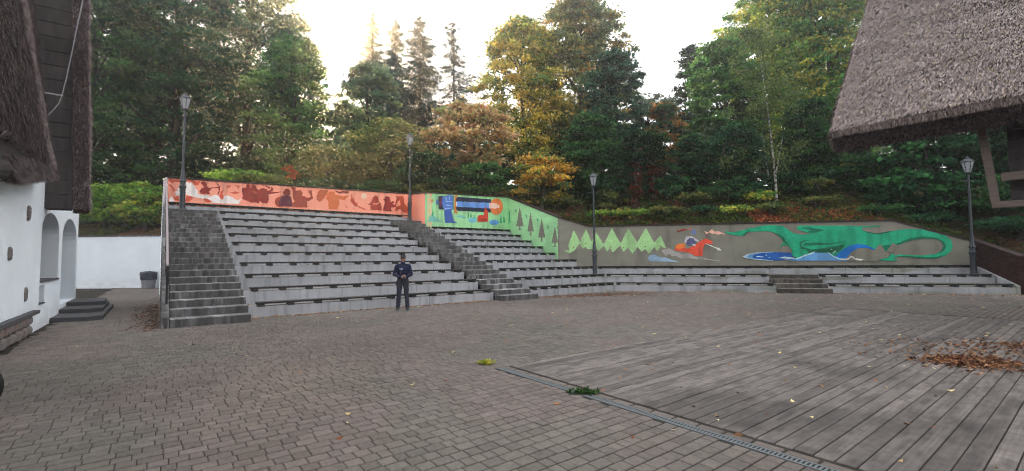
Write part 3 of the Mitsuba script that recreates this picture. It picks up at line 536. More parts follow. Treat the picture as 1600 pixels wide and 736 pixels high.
def bench(runs, z, label, ends=0.12, step=.80):
    key = num('bench')
    labels[key] = {'label': label, 'category': 'bench', 'group': 'benches on the seating tiers'}
    br = []
    for p0, p1 in runs:
        p0, p1 = np.asarray(p0, float), np.asarray(p1, float); L = np.linalg.norm(p1 - p0); d = (p1 - p0) / L
        n = max(1, round(L / 4.2)); c = np.linspace(0, L, n + 1)
        for x0, x1 in zip(c[:-1], c[1:]):
            zz = RNG.normal(0, .004)
            m = bar(p0 + d * (x0 + .004), p0 + d * (x1 - .004), z + .068 + zz, z + .124 + zz, -.035, .12, .006)
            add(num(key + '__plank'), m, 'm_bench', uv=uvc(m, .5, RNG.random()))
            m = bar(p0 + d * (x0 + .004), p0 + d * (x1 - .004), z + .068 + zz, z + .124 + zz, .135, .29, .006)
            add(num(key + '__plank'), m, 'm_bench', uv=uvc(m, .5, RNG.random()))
        for x in np.linspace(ends, L - ends, max(2, round(L / step) + 1)):
            q0, q1 = p0 + d * (x - .085), p0 + d * (x + .085)
            br.append(bar(q0, q1, z - .002, z + .067, -.012, .28, .004)); br.append(bar(q0, q1, z - .012, z + .04, -.020, -.004, .003))
    add(key + '__bracket', cat(br), 'm_iron'); tag(key + '__bracket', kind='stuff')
def tierkey(block): return num(block + '__tier')
BL = {'left': 'seating_block', 'middle': 'seating_block_001', 'right': 'seating_block_002'}
labels['seating_block'] = {'label': 'wide left block of grey concrete seating tiers under the orange wall', 'category': 'grandstand', 'group': 'concrete seating blocks'}
labels['seating_block_001'] = {'label': 'middle block of grey concrete seating tiers under the mint green wall', 'category': 'grandstand', 'group': 'concrete seating blocks'}
labels['seating_block_002'] = {'label': 'low three tier concrete seating block in front of the grey dragon wall', 'category': 'grandstand', 'group': 'concrete seating blocks'}
def solid(poly_pts, k, key):
    m = extr(Polygon(poly_pts), -.05, ztop(k) - .004); add(key, m, 'm_concrete', uv=uvc(m, .5, .5))
for k in range(1, 12):                              # left block
    b = (k - 1) * D; key = tierkey(BL['left'])
    l, r = (lft(k), rgt(k)) if k < 11 else (-1.74, 9.83)
    solid([S(l + .004, b + .1), S(r - .004, b + .1), S(r - .004, 10.40), S(l + .004, 10.40)], k, key)
    tier_panels(key, [(S(l, b), S(r, b))], ztop(k - 1) if k > 1 else 0, ztop(k), 2.9)
    if k == 11: bench([(S(-1.7, b), S(9.2, b))], ztop(k), f'dark timber bench along the foot of the orange wall, {BN["left"]}')
    else: bench([(S(l + (.25 if k < 11 else 0), b), S(r - .12, b))], ztop(k), f'dark timber bench on the {ORD[k]} tier from the ground, {BN["left"]}')
for k in range(1, 10):                              # middle block
    b = (k - 1) * D; key = tierkey(BL['middle']); l = mst(k)
    seg = 1.25 if k > 3 else 1.9
    if k <= 3:
        bp = bendp(b)
        run = [(S(l, b), bp - U * .0)]
        solid([S(l + .004, b + .1), bendp(b + .1), bendp(2.36), S(15.6, 4.1), S(15.58, 8.38), S(l + .004, 8.38)], k, key)
    elif k == 4:
        aw = on_wall(b) - .01; run = [(S(l, b), S(aw, b))]
        solid([S(l + .004, b + .1), S(aw - .06, b + .1), S(15.59, 3.85), S(15.585, 8.385), S(l + .004, 8.385)], k, key)
    else:
        run = [(S(l, b), S(15.6, b))]
        solid([S(l + .004, b + .1), S(15.575 + .001 * k, b + .1), S(15.575 + .001 * k, 8.36 + .002 * k), S(l + .004, 8.36 + .002 * k)], k, key)
    tier_panels(key, run, ztop(k - 1) if k > 1 else 0, ztop(k), seg)
    p0, p1 = run[0]
    p0 = p0 + U * .3
    bench([(p0, p1 - U * .06)], ztop(k), f'dark timber bench on the {ORD[k] if k < 9 else "topmost"} tier from the ground, {BN["middle"]}', step=.62)
RS0, RS1, RE = 7.13, 9.22, 15.92
for k in range(1, 4):                               # right block
    b = (k - 1) * D; key = tierkey(BL['right']); bp = bendp(b)
    rr = RE - .05 * (k - 1)
    runs = [(bp, S2(RS0, b)), (S2(RS1, b), S2(rr, b))] if k < 3 else [(bp, S2(rr, b))]
    pts = [bendp(b + .1), S2(rr - .01, b + .1), S2(rr - .01, 2.36), bendp(2.36)]
    if k == 1: pts = None
    if k < 3:
        ms = [extr(Polygon([bendp(b + .1), S2(RS0 - .004, b + .1), S2(RS0 - .004, 2.35), bendp(2.35)]), -.05, ztop(k) - .004), extr(Polygon([S2(RS1 + .004, b + .1), S2(rr - .01, b + .1), S2(rr - .01, 2.35), S2(RS1 + .004, 2.35)]), -.05, ztop(k) - .004)]
        m = cat(ms); add(key, m, 'm_concrete', uv=uvc(m, .5, .5))
    else: solid(pts, k, key)
    tier_panels(key, runs, ztop(k - 1) if k > 1 else 0, ztop(k), 1.75)
    o = [(p0 + U2 * .05, p1 - U2 * .1) for p0, p1 in runs]
    bench(o, ztop(k), f'dark timber bench on the {["lowest","second","topmost"][k-1]} tier of the {BN["right"]}', step=.95)
def stairs(key, label, front, a0, a1, nsteps, top_b, fr=S, skew=0.0, z_end=None):
    labels[key] = {'label': label, 'category': 'stairs', 'group': 'stairs through the seating'}
    tr = D / 2
    for j in range(1, nsteps + 1):
        b = front + tr * (j - 1); z = (R1 - .02) / 2 + (R / 2) * (j - 1)
        sk = skew * max(0, b) / D
        b1 = top_b if j == nsteps else b + tr + .12
        m = bar(fr(a0 + sk + RNG.normal(0, .004), b), fr(a1 + sk + RNG.normal(0, .004), b), max(-.05, z - (R / 2) - .04) if j > 1 else -.05, z + RNG.normal(0, .003), 0, b1 - b, .014)
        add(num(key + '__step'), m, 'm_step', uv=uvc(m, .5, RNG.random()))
stairs('staircase', 'broad grey stone staircase at the left end of the seating', -.93, -1.74, -.006, 20, 10.12 + .1)
stairs('staircase_001', 'dark stone staircase between the left and the middle seating block', -.70, 8.472, 10.19, 20, 10.12 + .1, skew=-.0456)
stairs('staircase_002', 'short mossy flight of steps through the low right seating block', -.40, RS0 + .006, RS1 - .006, 4, 2 * D + .1, fr=S2)
m = cat([extr(Polygon([S(-1.92, -.9), S(-1.76, -.9), S(-1.76, 10.4), S(-1.92, 10.4)]), -.05, .02)])
# sloped side wall of the left staircase
def side_wall(key, a0, a1):
    v = []
    prof = [(-.95, -.05), (-.95, .26), (9.6, 4.0), (10.72, 4.2), (10.72, -.05)]
    poly = Polygon(prof); m = trimesh.creation.extrude_polygon(poly, a1 - a0, engine='earcut')
    w = m.vertices
    xy = P0 + (a0 + w[:, 2:3]) * U + w[:, 0:1] * N
    return tm(np.column_stack([xy, w[:, 1]]), m.faces[:, ::-1])
sw = side_wall('x', -1.90, -1.75)
add('staircase__side_wall', sw, 'm_step', uv=uvc(sw, .5, .5))
# hand rail
labels['handrail'] = {'label': 'pale sloping metal handrail on dark posts at the outer side of the left staircase', 'category': 'handrail'}
def stz(b): return (R1 - .02) / 2 + (R / D) * (b + .93)
add('handrail__rail', tube([S3(-1.80, x, stz(x) + 1.02) for x in (-.2, 2, 4, 6, 8, 9.7)], .033, 8), 'm_rail', smooth=True)
for x in (-.2, 1.8, 3.8, 5.8, 7.8, 9.6): add(num('handrail__post'), tube([S3(-1.80, x, stz(x) - .4), S3(-1.80, x, stz(x) + 1.0)], .025, 8), 'm_iron')
add('handrail__lower_rail', tube([S3(-1.80, x, stz(x) + .5) for x in (-.2, 9.7)], .015, 6), 'm_iron')

# ------------------------------------------------------------------ mural walls
def planwall(key, fr0, fr1, pts, thick, bsdf, uvv):
    """upright wall: outline pts (s, z) along the plan line fr0->fr1 (s in metres from fr0); thickness behind"""
    d = (fr1 - fr0); d = d / np.linalg.norm(d); nn = np.array([-d[1], d[0]])
    m = trimesh.creation.extrude_polygon(Polygon(pts), thick, engine='earcut')
    w = m.vertices
    xy = fr0 + w[:, 0:1] * d + w[:, 2:3] * nn
    m = tm(np.column_stack([xy, w[:, 1]]), m.faces[:, ::-1]); add(key, m, bsdf, uv=uvc(m, *uvv)); return d, nn
def cap(key, fr0, d, nn, line, t0, t1, h=.07):
    ms = []
    for (s0, z0), (s1, z1) in zip(line[:-1], line[1:]):
        pts = [(s0, z0), (s1, z1), (s1, z1 + h), (s0, z0 + h)]
        m = trimesh.creation.extrude_polygon(Polygon(pts), t1 - t0, engine='earcut'); w = m.vertices
        xy = fr0 + w[:, 0:1] * d + (w[:, 2:3] + t0) * nn
        ms.append(tm(np.column_stack([xy, w[:, 1]]), m.faces[:, ::-1]))
    add(key, cat(ms), 'm_cap')
def paintings(wall, items, fr0, d, nn, clip, s0=0.0, sign=1):
    for li, (nm, c, pts) in enumerate(items):
        pts = [((p[0] - s0) * sign, p[1]) for p in pts]
        g = Polygon(pts)
        if not g.is_valid: g = g.buffer(0)
        g = g.intersection(clip)
        if g.is_empty: continue
        parts = [x for x in getattr(g, 'geoms', [g]) if x.geom_type == 'Polygon' and x.area > 1e-4]
        if not parts: continue
        ms = []
        for x in parts:
            m = trimesh.creation.extrude_polygon(x, .0012, engine='earcut'); w = m.vertices
            off = .0008 + .0009 * li
            xy = fr0 + w[:, 0:1] * d - (w[:, 2:3] + off) * nn
            ms.append(tm(np.column_stack([xy, w[:, 1]]), m.faces))
        m = cat(ms); add(num(wall + '__' + nm), m, 'm_paint', uv=uvc(m, pcol(c), .5))
ORANGE, MINT, GREY = (246, 160, 134), (158, 216, 156), (128, 125, 112)
w1 = 'mural_wall'; tag(w1, 'long orange painted wall with red warriors, flames and an archer above the left seating', 'mural wall')
o1 = [(0, 3.9), (11.65, 3.9), (11.65, 5.49), (0, 5.28)]
d_, n_ = planwall(w1, S(-1.75, 10.44), S(9.9, 10.44), o1, .28, 'm_paint', (pcol(ORANGE), .5))
cap(w1 + '__coping', S(-1.75, 10.44), d_, n_, [(-.05, 5.285), (11.65, 5.495)], -.05, .33)
paintings(w1, MURAL['W1'], S(-1.75, 10.44), d_, n_, Polygon([(.02, 4.2), (11.6, 4.2), (11.6, 5.46), (.02, 5.26)]), -1.75)
m = bar(S(-1.75, 10.425), S(9.86, 10.425), 4.20, 4.245, 0, .012, .002); add(w1 + '__base_strip', m, 'm_cap')
w2 = 'mural_wall_001'; tag(w2, 'mint green painted wall with a giant sword and a small red castle', 'mural wall')
o2_ = [(0, 3.2), (5.72, 3.2), (5.72, 5.5), (5.5, 5.5), (0, 5.33)]
d_, n_ = planwall(w2, S(9.9, 8.42), S(15.62, 8.42), o2_, .28, 'm_paint', (pcol(MINT), .5))
cap(w2 + '__coping', S(9.9, 8.42), d_, n_, [(-.05, 5.335), (5.5, 5.505), (5.9, 5.505)], -.05, .33)
paintings(w2, MURAL['W2'], S(9.9, 8.42), d_, n_, Polygon([(.02, 3.5), (5.7, 3.5), (5.7, 5.48), (0.02, 5.3)]), 9.9)
w3 = 'mural_wall_002'; tag(w3, 'plain orange side wall joining the orange wall to the mint green wall', 'mural wall')
d_, n_ = planwall(w3, S(9.903, 10.44), S(9.903, 8.42), [(0, 3.3), (2.02, 3.3), (2.02, 5.33), (0, 5.48)], .28, 'm_paint', (pcol(ORANGE), .5))
cap(w3 + '__coping', S(9.903, 10.44), d_, n_, [(0.05, 5.482), (1.96, 5.338)], -.05, .33, .066)
w4 = 'mural_wall_003'; tag(w4, 'sloping mint green side wall painted with four grey pines beside the middle seating', 'mural wall')
KB = 3.88
def wbz(b): return 3.29 + (b - 2.24) * (5.53 - 3.29) / (8.42 - 2.24)
d_, n_ = planwall(w4, S(15.622, 8.42), S(15.622, KB), [(0, .4), (8.42 - KB, .4), (8.42 - KB, wbz(KB)), (0, 5.5)], .28, 'm_paint', (pcol(MINT), .5))
cap(w4 + '__coping', S(15.622, 8.42), d_, n_, [(0, 5.503), (8.42 - KB, wbz(KB) + .003)], -.05, .33, .068)
paintings(w4, MURAL['WB'], S(15.622, 8.42), d_, n_, Polygon([(.02, .5), (8.42 - KB - .01, .5), (8.42 - KB - .01, wbz(KB) - .03), (.02, 5.45)]), 8.42, -1)
w5 = 'mural_wall_004'; tag(w5, 'long grey concrete wall painted with green peaks, a red horse rider and a green dragon', 'mural wall')
C0 = S2(-3.10, 2.34)
zK = wbz(KB)
o5 = [(0, .3), (18.95, .3), (18.95, 2.27), (15.96, 3.27), (1.75, 3.32), (0, zK)]
d_, n_ = planwall(w5, C0, S2(15.85, 2.34), o5, .28, 'm_greywall', (.5, .5))
cap(w5 + '__coping', C0, d_, n_, [(0, zK + .003), (1.75, 3.325), (15.96, 3.275), (18.95, 2.275)], -.05, .33)
paintings(w5, MURAL['WC'], C0, d_, n_, Polygon([(.02, 1.2), (18.9, 1.2), (18.9, 2.25), (15.95, 3.24), (1.76, 3.29), (.02, zK - .04)]), -3.10)
# wing wall at the right end
labels['wing_wall'] = {'label': 'low sloping shade-darkened brick wing wall with pale cap at the right end of the seating', 'category': 'wall'}
d_, n_ = planwall('wing_wall', S2(16.05, 2.62), S2(16.05, .05), [(0, -.05), (2.57, -.05), (2.57, 1.55), (0, 2.33)], .22, 'm_brick', (.5, .5))
cap('wing_wall__coping', S2(16.05, 2.62), d_, n_, [(0, 2.332), (2.62, 1.54)], -.04, .26, .05)
def cheek():
    m = trimesh.creation.extrude_polygon(Polygon([(-.0, -.05), (2.55, -.05), (2.55, 1.05), (2.2, 1.10), (0.0, .36)]), .12, engine='earcut'); w = m.vertices
    xy = BEND + (15.925 + w[:, 2:3]) * U2 + w[:, 0:1] * N2
    m = tm(np.column_stack([xy, w[:, 1]]), m.faces[:, ::-1]); add('seating_block_002__cheek_wall', m, 'm_concrete', uv=uvc(m, .5, .5))
cheek()

# ------------------------------------------------------------------ boundary wall
bw = 'boundary_wall'; tag(bw, 'white plastered boundary wall at the end of the passage', 'wall')
m = cat([bar((-34, 29.09), (-20.35, 28.135), -.05, 3.17, 0, .3, .02)])
add(bw, m, 'm_plaster', uv=uvc(m, .5, .5))
add(bw + '__coping', bar((-34, 29.09), (-20.3, 28.13), 3.172, 3.24, -.05, .35, .01), 'm_slab')
m = trimesh.creation.extrude_polygon(Polygon([(10.75, -.05), (20.6, -.05), (20.6, 3.17), (10.75, 5.25)]), .25, engine='earcut'); w = m.vertices
m = tm(np.column_stack([P0 + (-1.90 + w[:, 2:3]) * U + w[:, 0:1] * N, w[:, 1]]), m.faces[:, ::-1]); add(bw + '__side_leg', m, 'm_plaster', uv=uvc(m, .5, .5))

# ------------------------------------------------------------------ street lamps
def lamp(key, xy, z0, z1, label):
    labels[key] = {'label': label, 'category': 'street lamp', 'group': 'street lamps along the seating'}
    x, y = xy; L = (x, y, z0); H = z1 - z0
    hb = H - .78                                                     # foot of the lantern
    add(key + '__base', lathe([(.15, -.02), (.15, .06), (.115, .10), (.105, .55), (.11, .95), (.135, 1.0), (.135, 1.05), (.10, 1.09), (.10, 1.22), (.125, 1.25), (.125, 1.28), (.09, 1.34), (.065, 1.75), (.05, 1.8)], 16, L), 'm_lamp', smooth=35)
    add(key + '__pole', lathe([(.055, 1.78), (.042, hb - .35), (.055, hb - .34), (.055, hb - .30), (.036, hb - .28), (.036, hb - .06), (.07, hb - .03), (.085, hb)], 12, L), 'm_lamp', smooth=35)
    add(key + '__ladder_bar', tube([[x - .3, y, z0 + hb - .32], [x - .29, y, z0 + hb - .32], [x + .29, y, z0 + hb - .32], [x + .3, y, z0 + hb - .32]], [.022, .014, .014, .022], 8), 'm_lamp')
    # lantern: six tapered panes in a frame, roof, finial
    r0, r1_, zb, zt = .105, .215, hb + .02, hb + .50
    an = np.arange(6) * np.pi / 3 + .3
    fr = [tube([[x + r0 * np.cos(t), y + r0 * np.sin(t), z0 + zb], [x + r1_ * np.cos(t), y + r1_ * np.sin(t), z0 + zt]], .013, 6) for t in an]
    fr.append(lathe([(.075, hb - .02), (.12, hb), (.12, hb + .03), (.08, hb + .032)], 6, L))
    add(key + '__lantern_frame', cat(fr), 'm_lamp')
    pn = []
    for i in range(6):
        t0, t1 = an[i], an[(i + 1) % 6]
        v = [[x + (r - .006) * np.cos(t), y + (r - .006) * np.sin(t), z0 + z] for r, z, t in ((r0, zb + .03, t0), (r0, zb + .03, t1), (r1_, zt - .005, t1), (r1_, zt - .005, t0))]
        add(num(key + '__lantern_pane'), tm(v, [[0, 1, 2], [0, 2, 3]]), 'm_pane')
    add(key + '__lantern_roof', lathe([(.235, zt - .01), (.25, zt + .01), (.24, zt + .03), (.15, zt + .11), (.10, zt + .14), (.105, zt + .17), (.06, zt + .20), (.025, zt + .22), (.03, zt + .25), (.012, zt + .29)], 6, L), 'm_lamp')
lamp('street_lamp', S(-1.23, 9.62), 3.82, 9.02, 'leftmost of the four dark blue lamp posts, on the landing of the left staircase')
lamp('street_lamp_001', S(9.45, 9.72), 3.82, 9.02, 'dark blue lamp post at the corner of the orange wall, head of the middle stairs')
lamp('street_lamp_002', S(15.98, 1.52), .72, 6.15, 'dark blue lamp post in front of the painted green peaks')
lamp('street_lamp_003', S2(15.42, 1.5), .72, 6.05, 'rightmost dark lamp post at the end of the grey wall, head among leaves')

# ------------------------------------------------------------------ thatch
def strands(n, org, e1, e2, nn, su, sv, cols, L=(.14, .30), W=(.010, .020), lift=.03, tilt=.16, jit=.22, colj=.35, keep=None):
    """reeds on the rectangle org + u e1 + v e2 (e1 up the slope); butts lie lifted at their lower end"""
    r = RNG
    uu, vv = r.random(n) * su, r.random(n) * sv
    e1, e2, nn = unit(np.array(e1, float)), unit(np.array(e2, float)), unit(np.array(nn, float))
    c = np.asarray(org) + uu[:, None] * e1 + vv[:, None] * e2
    wav = meshkit.fbm(c * 1.3, 3, 4) - .5
    c = c + nn * (wav[:, None] * .12 + (lift * r.random(n))[:, None])
    if keep is not None: k = keep(c); c = c[k]; n = len(c)
    t = unit(-e1 + nn * (tilt * (.4 + r.random(n)))[:, None] + e2 * r.normal(0, jit, n)[:, None])
    s = unit(np.cross(t, nn + r.normal(0, .5, (n, 3))))
    v, f = kites(c, t, s, r.uniform(*L, n), r.uniform(*W, n))
    cols = np.asarray(cols)
    col = cols[r.integers(0, len(cols), n)] * (1 + r.normal(0, colj, n))[:, None].clip(.25, 2.2) * (.75 + .5 * meshkit.fbm(c * .9, 3, 9))[:, None]
    return v, f, nfac(col, 4)
def joinv(parts):
    vs, fs, cs, o = [], [], [], 0
    for v, f, c in parts: vs.append(v); fs.append(f + o); cs.append(c); o += len(v)
    return tm(np.vstack(vs), np.vstack(fs)), np.clip(np.vstack(cs), 0, 1)
def prism(quad, off):
    """solid between four corners and the same four moved by off"""
    a = np.asarray(quad, float); v = np.vstack([a, a + off])
    f = [[0, 1, 2], [0, 2, 3], [4, 6, 5], [4, 7, 6]] + [t for k in range(4) for t in ([k, k + 4, (k + 1) % 4], [(k + 1) % 4, k + 4, (k + 1) % 4 + 4])]
    m = tm(v, f); trimesh.repair.fix_normals(m); return m
def rough(m, edge, amp, freq=3.0, seed=1):
    m = m.subdivide_to_size(edge, max_iter=12); v = m.vertices
    m.merge_vertices()
    nrm = m.vertex_normals; k = meshkit.fbm(m.vertices * freq, 3, seed) - .5
    return tm(m.vertices + nrm * (k * amp)[:, None], m.faces)
N3, U3, Z3 = np.append(N, 0), np.append(U, 0), np.array([0, 0, 1.0])

# right building: thatched roof, loft
labels['thatched_building'] = {'label': 'timber building with a big grey thatched roof overhanging the deck at the right', 'category': 'building'}
AE, BE, ZE = 10.30, -11.0, 4.48
sl = math.atan(1.27); e1 = U3 * math.cos(sl) + Z3 * math.sin(sl); nr = -U3 * math.sin(sl) + Z3 * math.cos(sl)
o = S3(AE, BE, ZE); LR, LB = 9.0, 9.5
roof = prism([o, o - N3 * LB, o - N3 * LB + e1 * LR, o + e1 * LR], U3 * .30 - Z3 * .40)
roof = rough(roof, .30, .14)
add('thatched_building__roof', roof, 'm_thatch', smooth=40)
GR = [lin((160, 148, 146)), lin((148, 136, 134)), lin((134, 121, 120)), lin((172, 161, 158)), lin((118, 105, 104)), lin((148, 134, 116))]
DKT = [lin((70, 56, 58)), lin((52, 42, 46)), lin((92, 76, 76)), lin((38, 30, 34))]
parts = [strands(62000, o + nr * .03, e1, -N3, nr, 7.2, 4.9, GR, L=(.10, .24), W=(.015, .030), lift=.05, tilt=.26, jit=.20, colj=.24)]
parts.append(strands(9000, o - Z3 * .06 - U3 * .02 + N3 * .0, Z3 * .4 - U3 * .3, -N3, -U3 * .8 - Z3 * .6, .0, 4.9, GR + DKT, L=(.10, .2), W=(.01, .02), lift=.06, tilt=.2, jit=.3))
dn = U3 * .30 - Z3 * .40; dl = np.linalg.norm(dn)
parts.append(strands(16000, o + dn, -dn, -N3, -U3 * .8 - Z3 * .6, dl, 4.9, DKT, L=(.05, .14), W=(.010, .018), lift=.07, tilt=1.6, jit=.8))
parts.append(strands(14000, o + dn, e1, -dn, N3, 7.2, dl, GR + DKT, L=(.06, .2), W=(.010, .02), lift=.07, tilt=.7, jit=.5))
parts.append(strands(9000, o + dn, e1, -N3, U3 * .8 - Z3 * .5, 1.6, 4.9, DKT, L=(.1, .3), W=(.01, .02), lift=.05, tilt=.4, jit=.4))
m, c = joinv(parts); add('thatched_building__roof__straw', m, 'm_straw', color=c); tag('thatched_building__roof__straw', kind='stuff')
back = prism([o + e1 * LR, o - N3 * LB + e1 * LR, o - N3 * LB + e1 * LR + U3 * 5 - Z3 * 4.0, o + e1 * LR + U3 * 5 - Z3 * 4.0], -U3 * .2 - Z3 * .4)
add('thatched_building__roof_back', rough(back, .5, .1), 'm_thatch', smooth=40)
# loft hanging under the eave: slanted corner post, bottom beam, hand board, dark backing boards
AL = 11.2
def beam(key, p0, p1, w, d, mat='m_beam'):
    p0, p1 = np.asarray(p0, float), np.asarray(p1, float); ax = p1 - p0; L = np.linalg.norm(ax); ax /= L
    s = unit(np.cross(ax, U3)); t = np.cross(s, ax)
    m = chbox([w, d, L], .012); v = m.vertices
    m.vertices = (p0 + p1) / 2 + v[:, :1] * s + v[:, 1:2] * t + v[:, 2:3] * ax
    add(num(key), m, mat, uv=uvc(m, .5, .5))
beam('thatched_building__corner_post', S3(AL, -13.30, 4.55), S3(AL, -13.475, 2.62), .125, .14)
beam('thatched_building__bottom_beam', S3(AL, -13.42, 2.60), S3(AL, -17.0, 2.60), .13, .16)
beam('thatched_building__hand_board', S3(AL + .02, -13.56, 3.15), S3(AL + .02, -17.0, 3.15), .17, .04)
for x in (-14.9, -16.2): beam('thatched_building__corner_post', S3(AL, x, 4.55), S3(AL, x - .05, 2.62), .12, .14)
for i in range(11):
    z = 2.70 + i * .20
    m = bar(S(AL + .26, -17.0), S(AL + .26, -13.66), z, z + .192, 0, .03, .006)
    add(num('thatched_building__dark_backing_board'), m, 'm_darkwood', uv=uvc(m, .5, RNG.random()))  # added dark backing, stands in for the dark of the open loft interior
m = bar(S(AL + .10, -13.60), S(AL + .10, -13.62 - 3.4), 2.5, 2.545, -.7, .02); 
m = extr(Polygon([S(AL + .05, -13.52), S(AL + .3, -13.8), S(AL + .3, -17), S(AL + .05, -17)]), 2.545, 2.6); add('thatched_building__loft_floor', m, 'm_darkwood', uv=uvc(m, .5, .3))
m = extr(Polygon([S(AL + .8, -17.0), S(AL + 6, -17.0), S(AL + 6, -20), S(AL + .8, -20)]), 0, 5.2); add('thatched_building__wall', m, 'm_plaster', uv=uvc(m, .5, .4))
for x in (13.0, 16.5): beam('thatched_building__porch_post', S3(x, -17.2, 0), S3(x, -17.2, 5.0), .2, .2)

# left house: white wall with two arches, stone plinth, thatch, timber jetty
H = 'thatched_house'
labels[H] = {'label': 'white plastered house with two arches, stone plinth and dark thatch at the left edge', 'category': 'house'}
AW = -4.25
def arch(b0, b1, z0, zs, zt, n=14):
    t = np.linspace(0, np.pi, n); c = (b0 + b1) / 2; r = (b1 - b0) / 2
    return Polygon([(b0, z0), (b1, z0)] + [(c + r * math.cos(x), zs + (zt - zs) * math.sin(x)) for x in t])
wp = Polygon([(-12, -.05), (7.30, -.05), (7.30, 3.34), (1.6, 3.34), (1.5, 3.9), (-12, 3.9)])
A1, A2, NI = arch(.98, 3.45, 1.12, 2.40, 2.90), arch(4.02, 6.95, .36, 2.35, 2.98), Polygon([(.98, .58), (1.60, .58), (1.60, 1.04), (.98, 1.04)])
wp = wp.difference(A1).difference(A2).difference(NI)
m = trimesh.creation.extrude_polygon(wp, .55, engine='earcut'); w = m.vertices
xy = P0 + (AW - w[:, 2:3]) * U + w[:, 0:1] * N
m = tm(np.column_stack([xy, w[:, 1]]), m.faces)
add(H + '__wall', m, 'm_plaster', uv=uvc(m, .5, .5))
m = bar(S(-6.2, -12), S(-6.2, 7.3), -.05, 3.3, 0, .3, .02); add(H + '__inner_wall', m, 'm_plaster', uv=uvc(m, .5, .5))
m = bar(S(-6.2, 7.0), S(-4.81, 7.0), -.05, 3.3, 0, .29, .02); add(H + '__end_wall', m, 'm_plaster', uv=uvc(m, .5, .5))
m = bar(S(-6.2, 3.58), S(-4.81, 3.58), -.05, 3.3, 0, .30, .02); add(H + '__cross_wall', m, 'm_plaster', uv=uvc(m, .5, .5))
m = extr(Polygon([S(-6.2, -12), S(-4.8, -12), S(-4.8, 7.3), S(-6.2, 7.3)]), 3.05, 3.3); add(H + '__ceiling', m, 'm_darkwood', uv=uvc(m, .5, .5))
m = extr(Polygon([S(-6.2, 3.9), S(-4.27, 3.9), S(-4.27, 7.0), S(-6.2, 7.0)]), -.02, .355); add(H + '__porch_floor', m, 'm_step', uv=uvc(m, .5, .5))
m = bar(S(AW + .03, 3.43), S(AW + .03, 1.0), 1.122, 1.165, -.0, .5, .01); m.vertices += 0; 
m = extr(Polygon([S(AW + .04, 1.0), S(AW + .04, 3.43), S(AW - .5, 3.43), S(AW - .5, 1.0)]), 1.123, 1.165); add(H + '__sill', m, 'm_slab')
m = extr(Polygon([S(AW + .03, 1.0), S(AW + .03, 1.58), S(AW - .5, 1.58), S(AW - .5, 1.0)]), .583, .61); add(H + '__sill_001', m, 'm_slab')
m = extr(Polygon([S(AW + .0, -12), S(AW + .13, -12), S(AW + .13, .28), S(AW, .28)]), .44, .51); add(H + '__plinth_slab', rough(m, .12, .02), 'm_slab')
m = extr(Polygon([S(AW - .0, -12), S(AW + .03, -12), S(AW + .03, -.12), S(AW, -.12)]), -.05, .44); add(H + '__plinth', m, 'm_joint')
b_ = -.14; 
def stone_mesh(w, h, d, seed):
    m = trimesh.creation.icosphere(subdivisions=2, radius=1.0); v = m.vertices
    v = np.sign(v) * np.abs(v) ** .62
    v = v * np.array([w / 2, d / 2, h / 2]) * (1 + .28 * (meshkit.fbm(v * 1.1 + seed * 3.7, 2, seed) - .5))[:, None]
    return v, m.faces
k = 0
for row, (z0, hh) in enumerate([(.0, .23), (.22, .23)]):
    b_ = -.14 - .05 * RNG.random()
    while b_ > -4.2:
        w = RNG.uniform(.28, .52); hj = RNG.uniform(.8, 1.08); v, f = stone_mesh(w - .012, hh * hj, .14, k); k += 1
        c = S(AW + .03, b_ - w / 2)
        V = np.column_stack([c[0] + v[:, 0] * N[0] + v[:, 1] * U[0], c[1] + v[:, 0] * N[1] + v[:, 1] * U[1], z0 + hh / 2 + v[:, 2]])
        m = tm(V, f); add(num(H + '__plinth__stone'), m, 'm_stone', smooth=True, uv=uvc(m, RNG.random(), RNG.random() * .8)); b_ -= w
for (b_, z, w, h) in [(-.59, 2.67, .24, .34), (-2.03, 1.77, .20, .26), (-.53, .92, .16, .30), (-3.2, 2.6, .2, .2)]:
    v, f = stone_mesh(w, h, .09, k); k += 1; c = S(AW, b_)
    V = np.column_stack([c[0] + v[:, 0] * N[0] + v[:, 1] * U[0], c[1] + v[:, 0] * N[1] + v[:, 1] * U[1], z + v[:, 2]])
    m = tm(V, f); add(num(H + '__wall__stone'), m, 'm_stone', smooth=True, uv=uvc(m, .5, .2))
# steep thatch over the near wall, ending in a rounded reed edge
q0, q1 = S3(-3.97, -.46, 3.66), S3(-4.02, -12, 1.9)
up1 = unit(Z3 * 1.0 - U3 * .16)
th = prism([q1, q0, q0 + up1 * 6.5, q1 + up1 * 6.5], -U3 * .42)
add(H + '__roof', rough(th, .22, .20, 1.6), 'm_thatch', smooth=40)
BRN = [lin((62, 48, 50)), lin((48, 36, 40)), lin((78, 62, 62)), lin((40, 30, 33))]
GRY = [lin((158, 144, 144)), lin((128, 114, 116)), lin((176, 162, 160)), lin((104, 92, 94))]
parts = [strands(30000, q0 - N3 * 6.0 + U3 * .03, up1 + N3 * .45, N3, U3, 5.0, 6.0, BRN, L=(.12, .3), W=(.006, .013), lift=.04, tilt=.12, jit=.12, colj=.25)]
parts.append(strands(14000, q0 - U3 * .42 + N3 * .02, up1, U3, N3, 5.0, .44, GRY, L=(.04, .11), W=(.006, .013), lift=.07, tilt=1.5, jit=.8))
parts.append(strands(13000, q0 + U3 * .05 - N3 * .40, up1, N3, U3 + N3 * .6, 5.0, .42, GRY, L=(.05, .13), W=(.006, .013), lift=.07, tilt=.8, jit=.6))
parts.append(strands(9000, q0 - U3 * .42 - N3 * 5, U3, N3, -Z3, .44, 5.0, GRY + BRN, L=(.06, .18), W=(.006, .013), lift=.06, tilt=1.2, jit=.8))
